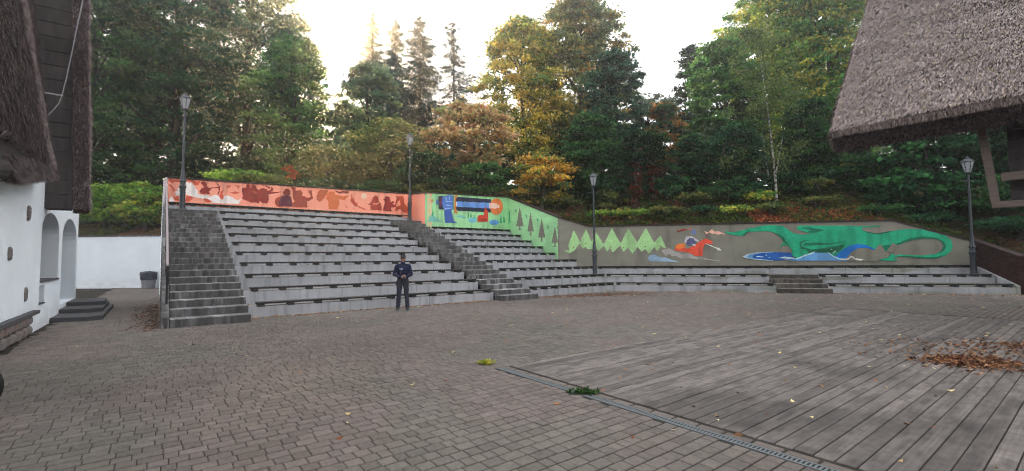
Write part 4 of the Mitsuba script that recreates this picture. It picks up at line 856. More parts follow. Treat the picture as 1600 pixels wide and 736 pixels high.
m, c = joinv(parts); add(H + '__roof__straw', m, 'm_straw', color=c); tag(H + '__roof__straw', kind='stuff')
# lower reed roll under the edge
rl = [S3(-4.06, x, z) for x, z in ((-.22, 3.70), (-.6, 3.66), (-2, 3.42), (-4, 3.10), (-8, 2.5))]
add(H + '__reed_roll', rough(tube(rl, [.10, .17, .19, .19, .19], 14), .12, .06, 5), 'm_thatch', smooth=True)
parts = [strands(22000, S3(-3.98, -4.2, 2.88), Z3 - U3 * .3, N3 + Z3 * .16, U3, .42, 4.0, BRN + GRY[:1], L=(.08, .2), W=(.006, .013), lift=.17, tilt=.3, jit=.4)]
m, c = joinv(parts); add(H + '__reed_roll__straw', m, 'm_straw', color=c); tag(H + '__reed_roll__straw', kind='stuff')
# timber jetty box with horizontal boards, thatched outer edge
for i in range(16):
    z = 2.94 + i * .36
    m = bar(S(-4.75, 1.12), S(-3.74, 1.12), z, z + .352, 0, .04, .008); add(num(H + '__jetty_board'), m, 'm_darkwood', uv=uvc(m, .5, RNG.random()))
m = bar(S(-3.83, 1.09), S(-3.72, 1.09), 2.93, 8.6, 0, .03, .008); add(H + '__jetty_post', m, 'm_darkwood', uv=uvc(m, .5, .9))
m = extr(Polygon([S(-4.8, 1.165), S(-3.75, 1.165), S(-3.80, 1.55), S(-4.8, 1.55)]), 2.93, 8.6); add(H + '__jetty', m, 'm_darkwood', uv=uvc(m, .5, .2))
jt = prism([S3(-3.71, 1.04, 2.95), S3(-3.71, 1.42, 2.95), S3(-3.71 - .20, 1.42, 8.9), S3(-3.71 - .20, 1.04, 8.9)], U3 * .25)
add(H + '__jetty_thatch', rough(jt, .18, .09, 2.5), 'm_thatch', smooth=40)
upj = unit(Z3 - U3 * .033)
parts = [strands(14000, S3(-3.71, 1.04, 2.95), upj, U3, -N3, 6.0, .29, BRN + GRY[1:2], L=(.06, .18), W=(.006, .014), lift=.05, tilt=.35, jit=.4),
         strands(7000, S3(-3.46, 1.04, 2.95), upj, N3, U3, 6.0, .38, GRY, L=(.05, .14), W=(.006, .013), lift=.06, tilt=.8, jit=.5),
         strands(3000, S3(-3.71, 1.04, 2.95), U3, N3, -Z3, .25, .38, BRN, L=(.05, .14), W=(.006, .013), lift=.07, tilt=1.2, jit=.8)]
m, c = joinv(parts); add(H + '__jetty_thatch__straw', m, 'm_straw', color=c); tag(H + '__jetty_thatch__straw', kind='stuff')
rb = prism([S3(-4.6, -12, 3.4), S3(-4.6, 7.5, 3.4), S3(-9.5, 7.5, 9.5), S3(-9.5, -12, 9.5)], -Z3 * .4); add(H + '__roof_slope', rb, 'm_thatch')
m = bar(S(-10, -12), S(-10, 7.3), -.05, 3.4, 0, .3, .02); add(H + '__rear_wall', m, 'm_plaster', uv=uvc(m, .5, .5))
labels['lightning_conductor'] = {'label': 'pale cable held off the thatch by a short bracket at the upper left', 'category': 'cable'}
cb = [S3(-3.62, .3, 8.04), S3(-3.70, .3, 7.4), S3(-3.775, .3, 6.71), S3(-3.86, .3, 5.98), S3(-3.92, .3, 5.58), S3(-3.96, .3, 5.40), S3(-4.03, .3, 5.25), S3(-4.15, .29, 5.04), S3(-4.3, .2, 4.85)]
add('lightning_conductor__cable', tube(cb, .011, 6), 'm_cable'); add('lightning_conductor__bracket', tube([S3(-4.45, .1, 5.54), S3(-3.90, .3, 5.585)], .016, 6), 'm_cable')

# stone steps at the arch
labels['porch_steps'] = {'label': 'three low worn stone steps in front of the white arches', 'category': 'steps'}
for i, (b0, a1) in enumerate([(2.35, -3.18), (3.75, -3.28), (5.1, -3.32)]):
    m = extr(Polygon([S(-4.245, b0 + .1), S(a1 - .3, b0 - .12), S(a1, b0 + .05), S(a1 - .04 - .02 * i, 7.0), S(-4.245, 7.0)]), -.05, .115 * (i + 1))
    add(num('porch_steps__step'), rough(m, .25, .02, 4), 'm_slab')

# litter bin
labels['litter_bin'] = {'label': 'grey litter bin with dark lid at the foot of the white boundary wall', 'category': 'litter bin'}
BX = (-21.75, 27.55, 0)
add('litter_bin__body', lathe([(.30, 0), (.32, .03), (.36, .62), (.34, .62)], 20, BX), 'm_bin', smooth=35)
add('litter_bin__lid', lathe([(.39, .52), (.40, .56), (.43, .95), (.38, 1.0), (.10, 1.04), (.02, 1.05)], 20, BX), 'm_binlid', smooth=35)

# child's bicycle mostly outside the left edge
labels['bicycle'] = {'label': 'black wheel of a small bicycle just entering at the left edge', 'category': 'bicycle'}
def torus(c, ax, R_, r_, k=28, s=8):
    ax = unit(np.asarray(ax, float)); x = unit(np.cross(ax, [0, 0, 1.0])); y = np.cross(ax, x)
    t = np.linspace(0, 2 * np.pi, k + 1)[:-1]
    ph = np.linspace(0, 2 * np.pi, s + 1)[:-1]
    rad = np.cos(t)[:, None] * x + np.sin(t)[:, None] * y
    v = (np.asarray(c) + rad[:, None] * (R_ + r_ * np.cos(ph))[None, :, None] + ax * (r_ * np.sin(ph))[None, :, None]).reshape(-1, 3)
    i, j = np.meshgrid(np.arange(k), np.arange(s), indexing='ij')
    q = np.stack([i * s + j, ((i + 1) % k) * s + j, ((i + 1) % k) * s + (j + 1) % s, i * s + (j + 1) % s], -1).reshape(-1, 4)
    return tm(v, np.vstack([q[:, [0, 1, 2]], q[:, [0, 2, 3]]]))
fwc = np.array([-5.855, 5.10, .25]); dv = unit(np.array([-.95, -.12, 0.0])); ax = np.array([-dv[1], dv[0], 0])
rwc = fwc + dv * .82
for nm, c in (('front_wheel', fwc), ('rear_wheel', rwc)):
    add('bicycle__' + nm, cat([torus(c, ax, .205, .012)] + [tube([c, c + .2 * (math.cos(t) * dv + math.sin(t) * Z3)], .002, 4) for t in np.arange(12) * np.pi / 6]), 'm_zinc')
    add('bicycle__' + nm + '__tyre', torus(c, ax, .226, .022), 'm_rubber', smooth=True)
hd, st, bb = fwc + dv * .10 + Z3 * .36, rwc - dv * .18 + Z3 * .36, rwc - dv * .36 + Z3 * .03
add('bicycle__frame', cat([tube([hd, bb], .018, 8), tube([hd - Z3 * .03, st], .016, 8), tube([bb, st + Z3 * .1], .016, 8), tube([bb, rwc], .012, 8), tube([st, rwc], .010, 8)]), 'm_black')
add('bicycle__fork', tube([fwc + ax * .04, hd + dv * .02 + Z3 * .16], .014, 8), 'm_black')
add('bicycle__handlebar', tube([hd + Z3 * .2 - ax * .24, hd + Z3 * .16, hd + Z3 * .2 + ax * .24], .012, 8), 'm_black')
add('bicycle__saddle', rough(trimesh.creation.box([.2, .12, .05], transform=trimesh.transformations.translation_matrix(st + Z3 * .14)), .05, .01), 'm_black')

# ------------------------------------------------------------------ person
def person():
    K = 'person'
    labels[K] = {'label': 'person in navy jacket, dark trousers and cap standing before the tiers, hands together', 'category': 'person'}
    th = math.radians(14); R_ = np.array([[math.cos(th), -math.sin(th), 0], [math.sin(th), math.cos(th), 0], [0, 0, 1]])
    base = np.array([-3.47, 14.60, 0.0])
    def sph(p, r): return m3d.Manifold.sphere(float(r), 20).translate([float(x) for x in p])
    def chain(pts):
        o = None
        for (p, r), (q, s) in zip(pts[:-1], pts[1:]):
            h = m3d.Manifold.batch_hull([sph(p, r), sph(q, s)]); o = h if o is None else o + h
        return o
    def ellip(c, rx, ry, rz): return m3d.Manifold.sphere(1.0, 28).scale([rx, ry, rz]).translate(list(map(float, c)))
    def fin(man, edge, it=6):
        man = man.refine_to_length(edge); g = man.to_mesh(); m = trimesh.Trimesh(g.vert_properties[:, :3], g.tri_verts, process=True)
        trimesh.smoothing.filter_taubin(m, iterations=it)
        return tm(np.asarray(m.vertices) @ R_.T + base, m.faces)
    hull = lambda *a: m3d.Manifold.batch_hull(list(a))
    hip, kn, an = .93, .50, .085
    def legs(g):
        o = None
        for s in (-1, 1):
            p = chain([((s * .088, .0, hip), .088 + g), ((s * .118, -.012, kn), .056 + g), ((s * .148, .01, an + .02), .042 + g * 1.5)])
            o = p if o is None else o + p
        return o + hull(ellip((0, 0, hip + .06), .165 + g, .105 + g, .09), ellip((0, 0, hip - .04), .15 + g, .1 + g, .06))
    def torso(g):
        return hull(ellip((0, .0, 1.06), .150 + g, .105 + g, .08), ellip((0, -.005, 1.30), .172 + g, .118 + g, .1)) + hull(ellip((0, -.005, 1.30), .172 + g, .118 + g, .1), sph((-.155, .01, 1.405), .052 + g), sph((.155, .01, 1.405), .052 + g), ellip((0, .01, 1.45), .07, .06, .04))
    sh = [(-.185, .012, 1.40), (.185, .012, 1.40)]; el = [(-.265, -.015, 1.135), (.268, -.03, 1.14)]; wr = [(-.055, -.215, 1.055), (.095, -.215, 1.065)]
    def arms(g, end=1.0):
        o = None
        for i in (0, 1):
            w = np.array(el[i]) + (np.array(wr[i]) - np.array(el[i])) * end
            p = chain([(sh[i], .052 + g), (el[i], .040 + g), (tuple(w), .028 + g)]); o = p if o is None else o + p
        return o
    def hand(w, d, side):
        w = np.array(w); d = unit(np.array(d)); s = np.array(side, float); up = np.cross(d, s)
        pal = hull(sph(w, .024), sph(w + d * .075 + s * .028, .016), sph(w + d * .075 - s * .028, .016))
        for i, L in enumerate((.062, .072, .067, .052)):
            r = w + d * .075 + s * (.03 - .02 * i)
            k = r + d * L * .5 - up * .006; e = k + d * L * .32 - up * .028
            pal = pal + chain([(r, .0095), (k, .0088), (e, .0078)])
        tb = w + d * .02 + s * .028; pal = pal + chain([(tb, .013), (tb + d * .04 + s * .026, .0105), (tb + d * .07 + s * .016 - up * .012, .009)])
        return pal
    hands = hand(wr[0], (.75, -.35, .12), (.1, -.2, .97)) + hand(wr[1], (-.78, -.30, .05), (.05, -.15, .98))
    neck = chain([((0, .012, 1.42), .058), ((0, -.002, 1.55), .054)])
    hc = np.array([.006, -.015, 1.645])
    head = ellip(hc, .076, .096, .105) + hull(ellip(hc + [0, -.035, -.05], .054, .05, .05), ellip(hc + [0, -.045, -.098], .028, .03, .02)) + hull(sph(hc + [0, -.098, .0], .009), sph(hc + [0, -.115, -.03], .014)) + ellip(hc + [-.077, .0, -.01], .012, .02, .03) + ellip(hc + [.077, .0, -.01], .012, .02, .03) + hull(sph(hc + [-.02, -.093, -.062], .007), sph(hc + [.02, -.093, -.062], .007))
    body = legs(-.008) + torso(-.008) + arms(-.006) + hands + neck + head
    for s in (-1, 1): body = body + hull(sph((s * .148, .02, .06), .035), sph((s * .165, -.12, .035), .03))
    add(K + '__body', fin(body, .016, 3), 'm_skin', smooth=True)
    jk = torso(.016) + arms(.014, .93) + chain([((0, .012, 1.45), .072), ((0, .005, 1.515), .066)]) + hull(ellip((0, 0, .985), .168, .122, .05), ellip((0, 0, 1.1), .166, .12, .06))
    def crease(m, amp, fq, sd):
        k = meshkit.fbm(np.asarray(m.vertices) * fq, 3, sd) - .5; return tm(m.vertices + m.vertex_normals * (k * amp)[:, None], m.faces)
    add(K + '__jacket', crease(fin(jk, .022, 6), .022, 11, 3), 'm_jacket', smooth=True)
    add(K + '__trousers', crease(fin(legs(.014), .022, 6), .022, 9, 5), 'm_trouser', smooth=True)
    for s in (-1, 1):
        so = hull(sph((s * .148, .045, .05), .048), sph((s * .148, -.03, .06), .050), sph((s * .168, -.165, .036), .042)) + hull(sph((s * .148, .02, .06), .05), sph((s * .147, .01, .12), .045))
        add(num(K + '__shoe'), fin(so.trim_by_plane([0, 0, 1], .018), .02, 3), 'm_shoe', smooth=True)
        sl_ = hull(ellip((s * .148, .04, .014), .054, .052, .014), ellip((s * .168, -.16, .014), .048, .052, .014))
        add(num(K + '__shoe_sole'), fin(sl_, .02, 1), 'm_sole')
    hd_ = hull(ellip(hc + [0, .012, .012], .084, .102, .098), ellip(hc + [0, .03, -.03], .078, .08, .04)).trim_by_plane([0, 1, .25], float((hc + [0, -.005, 0])[1] + .25 * hc[2]))
    add(K + '__hair', fin(hd_, .016, 2), 'm_cloth', smooth=True)
    cr = ellip(hc + [0, .004, .045], .089, .106, .085).trim_by_plane([0, 0, 1], float(hc[2] + .045)) 
    br = hull(ellip(hc + [.0, -.095, .050], .074, .02, .007), ellip(hc + [0.004, -.165, .040], .050, .018, .006), ellip(hc + [0, -.06, .055], .08, .02, .008))
    add(K + '__cap', fin(cr + br, .014, 2), 'm_cloth', smooth=True)
    gl = hull(ellip(hc + [-.034, -.094, .012], .028, .010, .019), ellip(hc + [-.06, -.075, .012], .012, .012, .016)) + hull(ellip(hc + [.034, -.094, .012], .028, .010, .019), ellip(hc + [.06, -.075, .012], .012, .012, .016)) + hull(sph(hc + [-.02, -.102, .016], .006), sph(hc + [.02, -.102, .016], .006))
    add(K + '__sunglasses', fin(gl, .012, 1), 'm_black', smooth=True)
    def plate(c, w, h, nrmy=-1):
        m = chbox([w, .006, h], .002); m.vertices = (m.vertices + np.array(c)) @ R_.T + base; return m
    add(K + '__chest_print', cat([plate((-.055, -.137, 1.325), .11, .016), plate((-.05, -.138, 1.302), .10, .010), plate((-.06, -.136, 1.284), .08, .007)]), 'm_print')
    ph = chbox([.075, .010, .135], .004); rr = trimesh.transformations.euler_matrix(-.7, 0, .35)[:3, :3]
    ph.vertices = (ph.vertices @ rr.T + np.array([.025, -.272, 1.085])) @ R_.T + base
    add('phone', ph, 'm_black'); tag('phone', 'small dark phone held in the hands of the standing person', 'phone')
person()

# ------------------------------------------------------------------ trees and shrubs
PALS = {
 'dark': [(36, 66, 38), (28, 54, 34), (48, 80, 42), (60, 92, 46)],
 'dark2': [(38, 72, 50), (30, 58, 42), (50, 86, 56), (44, 74, 40)],
 'grey': [(74, 96, 70), (60, 84, 62), (88, 108, 74), (52, 72, 54), (100, 112, 72)],
 'green': [(54, 90, 46), (42, 74, 40), (70, 104, 52), (84, 112, 54)],
 'olive': [(82, 92, 48), (66, 80, 42), (96, 100, 50), (52, 70, 40), (112, 104, 52)],
 'ivy': [(30, 60, 38), (24, 48, 32), (44, 76, 44), (54, 84, 48)],
 'blue': [(44, 72, 58), (36, 60, 50), (56, 86, 64), (48, 74, 48)],
 'spruce': [(52, 74, 62), (42, 62, 54), (62, 84, 68)],
 'spruced': [(30, 46, 40), (24, 38, 34), (40, 56, 46)],
 'brown': [(160, 132, 92), (142, 114, 78), (176, 146, 98), (120, 112, 72), (108, 112, 70), (156, 120, 92)],
 'gold': [(150, 138, 58), (124, 124, 54), (166, 146, 62), (98, 112, 52), (78, 102, 50), (176, 150, 70)],
 'mixed': [(92, 100, 58), (76, 90, 54), (64, 82, 52), (106, 108, 60), (120, 112, 64), (140, 112, 56)],
 'yellow': [(178, 136, 46), (160, 120, 42), (138, 124, 48), (96, 106, 48), (188, 146, 62), (74, 90, 46)],
 'orangegreen': [(48, 72, 42), (40, 62, 38), (58, 78, 44), (138, 92, 40), (120, 84, 42)],
 'yellowgreen': [(122, 138, 58), (98, 124, 52), (78, 110, 50), (140, 146, 66), (60, 94, 46), (160, 150, 62)],
 'yellowgreen2': [(72, 108, 50), (58, 96, 48), (46, 84, 44), (96, 124, 54), (150, 140, 56)],
 'darkmaple': [(40, 80, 46), (28, 58, 38), (56, 100, 54), (34, 66, 42)],
 'lime': [(118, 144, 50), (96, 128, 46), (138, 156, 58), (78, 110, 44), (66, 96, 44)],
 'lime2': [(96, 128, 48), (78, 112, 46), (118, 140, 54), (60, 92, 44), (150, 140, 52)],
 'far': [(52, 76, 56), (44, 66, 50), (62, 84, 58), (70, 88, 56)],
 'farnear': [(40, 62, 44), (34, 54, 40), (52, 72, 46)],
}
def soft(c): g = c.mean(1, keepdims=True); return (c * .92 + g * .08) * np.array([1.9, 2.0, 2.05])
LTRI = [0]
def crown_clumps(r, cx, cy, zb, zt, rx, n):
    th = r.random(n) * 2 * np.pi; h = r.random(n) ** .85
    prof = np.sqrt(np.clip(1 - (2 * np.clip(h * .98 + .01, 0, 1) ** .85 - 1) ** 2, .05, 1))
    ph = r.random(4) * 6.28
    wob = 1 + .16 * np.sin(2 * th + ph[0]) + .12 * np.sin(3 * th + ph[1] + 5 * h) + .10 * np.sin(9 * h + ph[2] + th)
    rad = rx * prof * wob * (.25 + .75 * r.random(n) ** .5)
    return np.column_stack([cx + rad * np.cos(th), cy + rad * np.sin(th) * .85, zb + h * (zt - zb)])
def blades(r, c, rad, n_each, cols, L, flat=.36, droop=.4, colvar=.16):
    """leaves round each clump centre"""
    k = np.repeat(np.arange(len(c)), n_each); n = len(k)
    d = r.normal(0, .56, size=(n, 3))
    p = c[k] + d * rad[k][:, None] * np.array([1, 1, flat])
    out = unit(d * np.array([1, 1, .3]) + r.normal(0, .55, (n, 3)))
    t = unit(out - np.array([0, 0, droop]) * r.random(n)[:, None])
    upv = unit(np.array([0, 0, 1.0]) + r.normal(0, .42, (n, 3)))
    s = unit(np.cross(t, upv)); Ls = L * r.uniform(.7, 1.3, n)
    v, f = kites(p, t, s, Ls, Ls * r.uniform(.55, .85, n), .12)
    ci = r.integers(0, len(cols), len(c)); base = (cols[ci] * r.lognormal(0, .24, len(c))[:, None])[k]
    alt = r.random(n) < .3; base[alt] = cols[r.integers(0, len(cols), alt.sum())]
    col = base * (1 + r.normal(0, colvar, n)).clip(.45, 1.7)[:, None]
    return v, f, nfac(col, 4)
def limbs(r, base, top, r0, targets, sides=6):
    ms = []
    base, top = np.asarray(base, float), np.asarray(top, float); bend = r.normal(0, .25, 2)
    ts = np.linspace(0, 1, 6); tr = base + (top - base) * ts[:, None]; tr[:, :2] += np.outer(np.sin(ts * np.pi), bend)
    rr = r0 * (1 - ts * .82); rr[0] *= 1.25
    ms.append(tube(tr, rr, 8))
    for q in targets:
        f_ = np.clip((q[2] - base[2]) / (top[2] - base[2]) - .12 - .15 * r.random(), .12, .92)
        i = f_ * 5; i0 = int(min(4, i)); p = tr[i0] + (tr[i0 + 1] - tr[i0]) * (i - i0)
        mid = (p + q) / 2 + np.array([0, 0, .08 * np.linalg.norm(q - p)]) + r.normal(0, .12, 3)
        ms.append(tube([p, mid, q], [r0 * (1 - f_ * .8) * .45, r0 * .2, .012], 5))
    return cat(ms)
def tree(kind, label, x, y, zt, zb, rx, pal, cov=1.0, L=.24, seed=0, cat_='tree', group=None, gap=1.0, bark='m_bark'):
    key = num(kind); r = np.random.default_rng(1000 + seed)
    tag(key, label, cat_, group)
    z0 = float(hill([[x, y]])[0][0]); z0 = max(z0, -.05) - .15
    zb = max(zb, z0 + .15)
    cols = soft(np.array([lin(c) for c in PALS[pal]]))
    area = math.pi * rx * (zt - zb) * 1.25
    nl = int(cov * 3.4 * area / (.33 * L * L)); nl = min(nl, 52000)
    ncl = int(np.clip(nl / 70, 14, 620))
    c = crown_clumps(r, x, y, zb + .4, zt - .35, rx - .3, ncl)
    rad = r.uniform(.45, 1.0, ncl) * (.12 * rx + .34) * gap
    v, f, col = blades(r, c, rad, max(4, nl // ncl), cols, L)
    tg = c[r.choice(ncl, min(ncl, 22 if rx > 3 else 10), replace=False)]
    tz = zb + (zt - zb) * .86
    add(key + '__trunk', limbs(r, [x, y, z0], [x + r.normal(0, .3), y, tz], .035 * rx + .035 * (zt - z0) * .33 + .03, tg), bark, smooth=50)
    add(key + '__crown', tm(v, f), 'm_leaf', color=np.clip(col, 0, 1)); LTRI[0] += len(f)
    return key
def spruce(label, x, y, zt, zb, rx, pal, dens=1.0, seed=0):
    key = num('spruce_tree'); r = np.random.default_rng(seed + 77); tag(key, label, 'tree')
    z0 = float(hill([[x, y]])[0][0]) - .2
    cols = soft(np.array([lin(c) for c in PALS[pal]]))
    V, F, C, o = [], [], [], 0; br = []
    z = max(zb, z0 + 1.0)
    while z < zt - .1:
        hfrac = (zt - z) / (zt - max(zb, z0 + 1)); Lb = max(.18, rx * hfrac ** .6) * r.uniform(.8, 1.15)
        nb = int((6 + 4 * hfrac) * (1 if dens > .8 else .75))
        for k in range(nb):
            th = r.random() * 6.283; l = Lb * r.uniform(.55, 1.1) * (1 if dens > .8 or r.random() < .7 else .4)
            d = np.array([math.cos(th), math.sin(th), -.25]); p0 = np.array([x, y, z + r.normal(0, .1)])
            br.append((p0, p0 + d * l))
            n = int(38 * l * dens / .9) + 6; s_ = r.random(n) ** .8
            side = np.array([-math.sin(th), math.cos(th), 0]); w = (l * .34 * (1 - s_ * .6)) * r.normal(0, .55, n)
            c = p0 + d * (l * s_)[:, None] + side * w[:, None] + np.array([0, 0, -1]) * (np.abs(w) * .45 + r.random(n) * .18)[:, None] + np.array([0, 0, .22]) * (s_ ** 2 * l)[:, None]
            t = unit(d + side * np.sign(w)[:, None] * .7 + r.normal(0, .35, (n, 3)) - np.array([0, 0, .35])); sv = unit(np.cross(t, [0, 0, 1.0] + r.normal(0, .5, (n, 3))))
            v, f = kites(c, t, sv, r.uniform(.22, .42, n), r.uniform(.07, .13, n), .1)
            V.append(v); F.append(f + o); o += len(v); C.append(nfac(cols[r.integers(0, len(cols), n)] * (1 + r.normal(0, .18, n)).clip(.5, 1.6)[:, None], 4))
        z += r.uniform(.28, .42) * (1 if dens > .8 else 1.35)
    add(key + '__trunk', cat([tube([[x, y, z0], [x, y, zt - .2]], [.22, .02], 7)] + [tube([a, b], [.022, .006], 4) for a, b in br[::2]]), 'm_bark')
    add(key + '__crown', tm(np.vstack(V), np.vstack(F)), 'm_leaf', color=np.clip(np.vstack(C), 0, 1)); LTRI[0] += sum(map(len, F))
TREES = [
('maple_tree','dark green broadleaf tree at the far left, half hidden by the timber jetty',-30.42,33.0,24.9,6.7,5.15,'dark',1.0),
('maple_tree','tall dense dark green tree rising directly behind the leftmost lamp',-26.06,35.0,26.8,7.7,5.12,'dark2',0.85),
('maple_tree','tall grey-green tree right of the leftmost lamp, airy at the top',-22.32,38.0,27.2,8.1,4.66,'grey',0.6),
('maple_tree','mid height green tree rising above the middle of the orange wall',-16.63,34.5,18.8,7.5,2.98,'green',1.0),
('maple_tree','hazy grey-green round tree just left of the spruces',-10.80,34.0,16.5,6.7,3.13,'grey',1.0),
('maple_tree','thin upper tree with light showing through, left edge of the wide sky gap',-20.54,43.0,24.8,12.9,3.12,'grey',0.6),
('spruce_tree','leftmost of the three close spruces, pale in the glare',-13.81,45.0,26.3,11.5,3.51,'spruce',1),
('spruce_tree','middle one of the three close spruces',-11.77,46.0,26.3,11.7,3.59,'spruce',1),
('spruce_tree','dark spruce, right one of the three close spruces',-9.09,45.0,26.2,10.8,3.76,'spruced',1),
('spruce_tree','lone thin dark spruce standing apart in the open sky',-5.57,44.0,25.3,14.4,3.43,'spruced',0.6),
('hornbeam_tree','light brown withering small tree right of the second lamp',-3.10,31.0,12.5,7.4,3.28,'brown',0.9),
('hazel_bush','olive green bush tree in front of the spruces, left of the second lamp',-8.25,31.0,11.3,5.9,3.11,'olive',1.0),
('linden_tree','golden yellow-green tree left of the big round tree',1.06,38.0,22.0,9.6,3.92,'gold',0.95),
('linden_tree','biggest round olive green tree touching the upper frame in the middle',6.06,40.0,24.8,9.7,4.68,'mixed',1.0),
('linden_tree','bluish dark green tree in front of the big round tree',8.09,35.0,18.0,7.2,2.68,'blue',1.0),
('hazel_bush','bright yellow orange autumn bush above the mint wall',1.87,28.6,8.5,4.7,2.15,'yellow',0.62),
('hazel_bush','dark green bush tree behind the third lamp',5.31,30.0,11.3,4.9,2.43,'dark',1.0),
('alder_tree','small dark tree top poking up at the right edge of the sky gap',15.85,40.0,20.7,10.8,1.67,'spruced',0.7),
('alder_tree','low dark tree with an orange patch under the sky gap',11.55,34.0,13.4,6.3,2.27,'orangegreen',1.0),
('alder_tree','mid green tree between the sky gap and the birch',16.41,35.0,18.6,7.1,3.42,'green',1.0),
('maple_tree','tall light yellow-green maple behind the birch',21.39,37.0,24.2,9.0,4.33,'yellowgreen',1.0),
('maple_tree','tall green maple with yellow leaves beside the thatched roof corner',24.85,35.0,24.0,7.0,4.49,'yellowgreen2',1.0),
('hazel_bush','ivy covered dark green bush left of the thin stems above the grey wall',11.72,29.5,9.8,4.5,1.40,'ivy',1.1),
('hazel_bush','dark green bush tree between the ivy bush and the birch trunk',14.81,30.0,10.6,5.3,2.09,'dark2',1.0),
('hazel_bush','dark green bush tree right of the birch trunk',20.37,31.0,12.6,6.0,2.25,'dark',1.0),
('maple_tree','dark broadleaf tree hanging below the left corner of the right thatched roof',21.92,27.5,11.4,4.3,2.53,'dark',1.0),
('maple_tree','dark maple with large leaves under the middle of the right thatched eave',22.86,25.0,9.0,3.3,2.65,'darkmaple',1.0),
('maple_tree','dark maple behind the rightmost lamp',27.25,26.0,10.8,2.1,3.04,'darkmaple',1.0),
('maple_tree','dark tree at the right edge of the view beside the loft',27.82,23.0,11.3,0.6,3.53,'dark2',1.0),
('hazel_bush','bright yellow-green bush overhanging the white boundary wall, left',-28.00,31.5,7.1,3.5,2.72,'lime',1.0),
('hazel_bush','yellow-green bush overhanging the white boundary wall, right',-24.82,31.0,7.2,3.5,2.16,'lime2',1.0),
('hazel_bush','low lime green bush peeping over the orange wall right of the leftmost lamp',-15.91,26.5,7.0,5.9,2.03,'lime',0.9),
('hazel_bush','olive bush above the middle of the orange wall',-11.39,29.0,9.0,5.7,2.67,'olive',1.0),
('hazel_bush','dark olive shrub above the orange return wall',-5.57,29.5,8.7,5.7,2.06,'ivy',1.0),
('hazel_bush','green shrub above the sword mural',-1.96,29.5,8.1,5.4,1.89,'green',0.9),
('hazel_bush','dense dark shrub at the right end of the grey wall',22.54,20.5,3.6,-0.1,1.29,'dark2',1.0),
]
for i, (kd, lb, x, y, zt, zb, rx, pal, cov) in enumerate(TREES):
    if kd == 'spruce_tree': spruce(lb, x, y, zt, zb, rx, pal, cov, i); continue
    big = rx > 2.6
    if kd == 'hazel_bush': tree('bush', lb, x, y, zt, zb, rx, pal, cov, .20 if y > 26 else .17, i, 'bush')
    else: tree('broadleaf_tree', lb, x, y, zt, zb, rx, pal, cov, .27 if y > 30 else .31, i)
FAR = [(-54.7,52,25.3,5.2),(-54.1,59,31.0,5.9),(-44.5,57,29.1,5.7),(-35.5,55,26.5,5.5),(-26.9,53,20.9,5.3),(-22.4,60,21.3,6.0),(-13.8,58,19.3,5.8),(-5.8,56,17.4,5.6),(1.6,54,18.0,5.4),(8.6,52,20.3,5.2),(17.7,59,22.8,5.9),(24.7,57,18.7,5.7),(31.3,55,20.0,5.5),(37.4,53,23.5,5.3),(50.7,60,29.8,6.0),(56.9,58,29.7,5.8),(62.5,56,28.6,5.6),(67.6,54,27.6,5.4)]
for i, (x, y, zt, rx) in enumerate(FAR):
    z0 = float(hill([[x, y]])[0][0])
    tree('background_tree', 'one of the hazy dark trees deep in the wood behind the front trees', x, y, zt, z0 + .6, rx, 'far' if i % 2 else 'farnear', .62, .42, 300 + i, 'tree', 'trees deep in the wood behind the walls')
# understorey shrubs that close the wood near the ground
r_ = np.random.default_rng(5)
US = []
for i in range(30):
    x = -46 + i * 3.0 + r_.normal(0, .6); y = 40 + 5 * r_.random() - .12 * abs(x)
    US.append((x, y))
for i, (x, y) in enumerate(US):
    z0 = float(hill([[x, y]])[0][0])
    tree('understorey_shrub', 'one of the dark shrubs filling the gaps between the tree trunks', x, y, z0 + 3.0 + 1.8 * r_.random(), z0, 2.3 + .5 * r_.random(), ['dark', 'ivy', 'dark2', 'farnear'][i % 4], .8, .30, 400 + i, 'bush', 'dark shrubs between the tree trunks')
# low fringe of shrubs right on top of the walls
FR = [(-13.0, 23.6, 1.0, 'olive'), (-10.6, 25.4, .9, 'ivy'), (-8.2, 27.2, 1.1, 'dark'), (-6.2, 28.9, .9, 'olive'), (.6, 32.4, 1.0, 'dark'), (3.2, 28.6, .8, 'olive'), (5.2, 26.9, .7, 'lime2'), (7.0, 26.6, .8, 'lime2'),
      (9.0, 26.2, .9, 'olive'), (10.8, 26.0, .7, 'dark2'), (12.6, 25.4, .8, 'lime2'), (14.2, 25.2, .7, 'olive'), (17.6, 26.4, .7, 'olive'), (19.0, 23.6, .8, 'dark'), (21.4, 23.4, .9, 'dark2'), (22.8, 21.6, .8, 'ivy')]
FL = ['left end of the orange wall', 'left third of the orange wall', 'middle of the orange wall', 'right end of the orange wall', 'right end of the sword mural', 'foot of the yellow autumn bush', 'corner where the green and grey walls meet', 'space left of the third lamp', 'space right of the third lamp', 'third of the painted peaks', 'red horse rider', 'fire of the dragon', 'body of the dragon', 'tail of the dragon', 'sloping end of the grey wall', 'rightmost lamp foot']
for i, ((x, y, h, pal), wh) in enumerate(zip(FR, FL)):
    z0 = float(hill([[x, y]])[0][0])
    tree('low_shrub', f'low straggly shrub on the bank above the {wh}', x, y, z0 + h * .8 + .3, z0 - .2, h * 1.6, pal, .34, .14, 500 + i, 'bush')
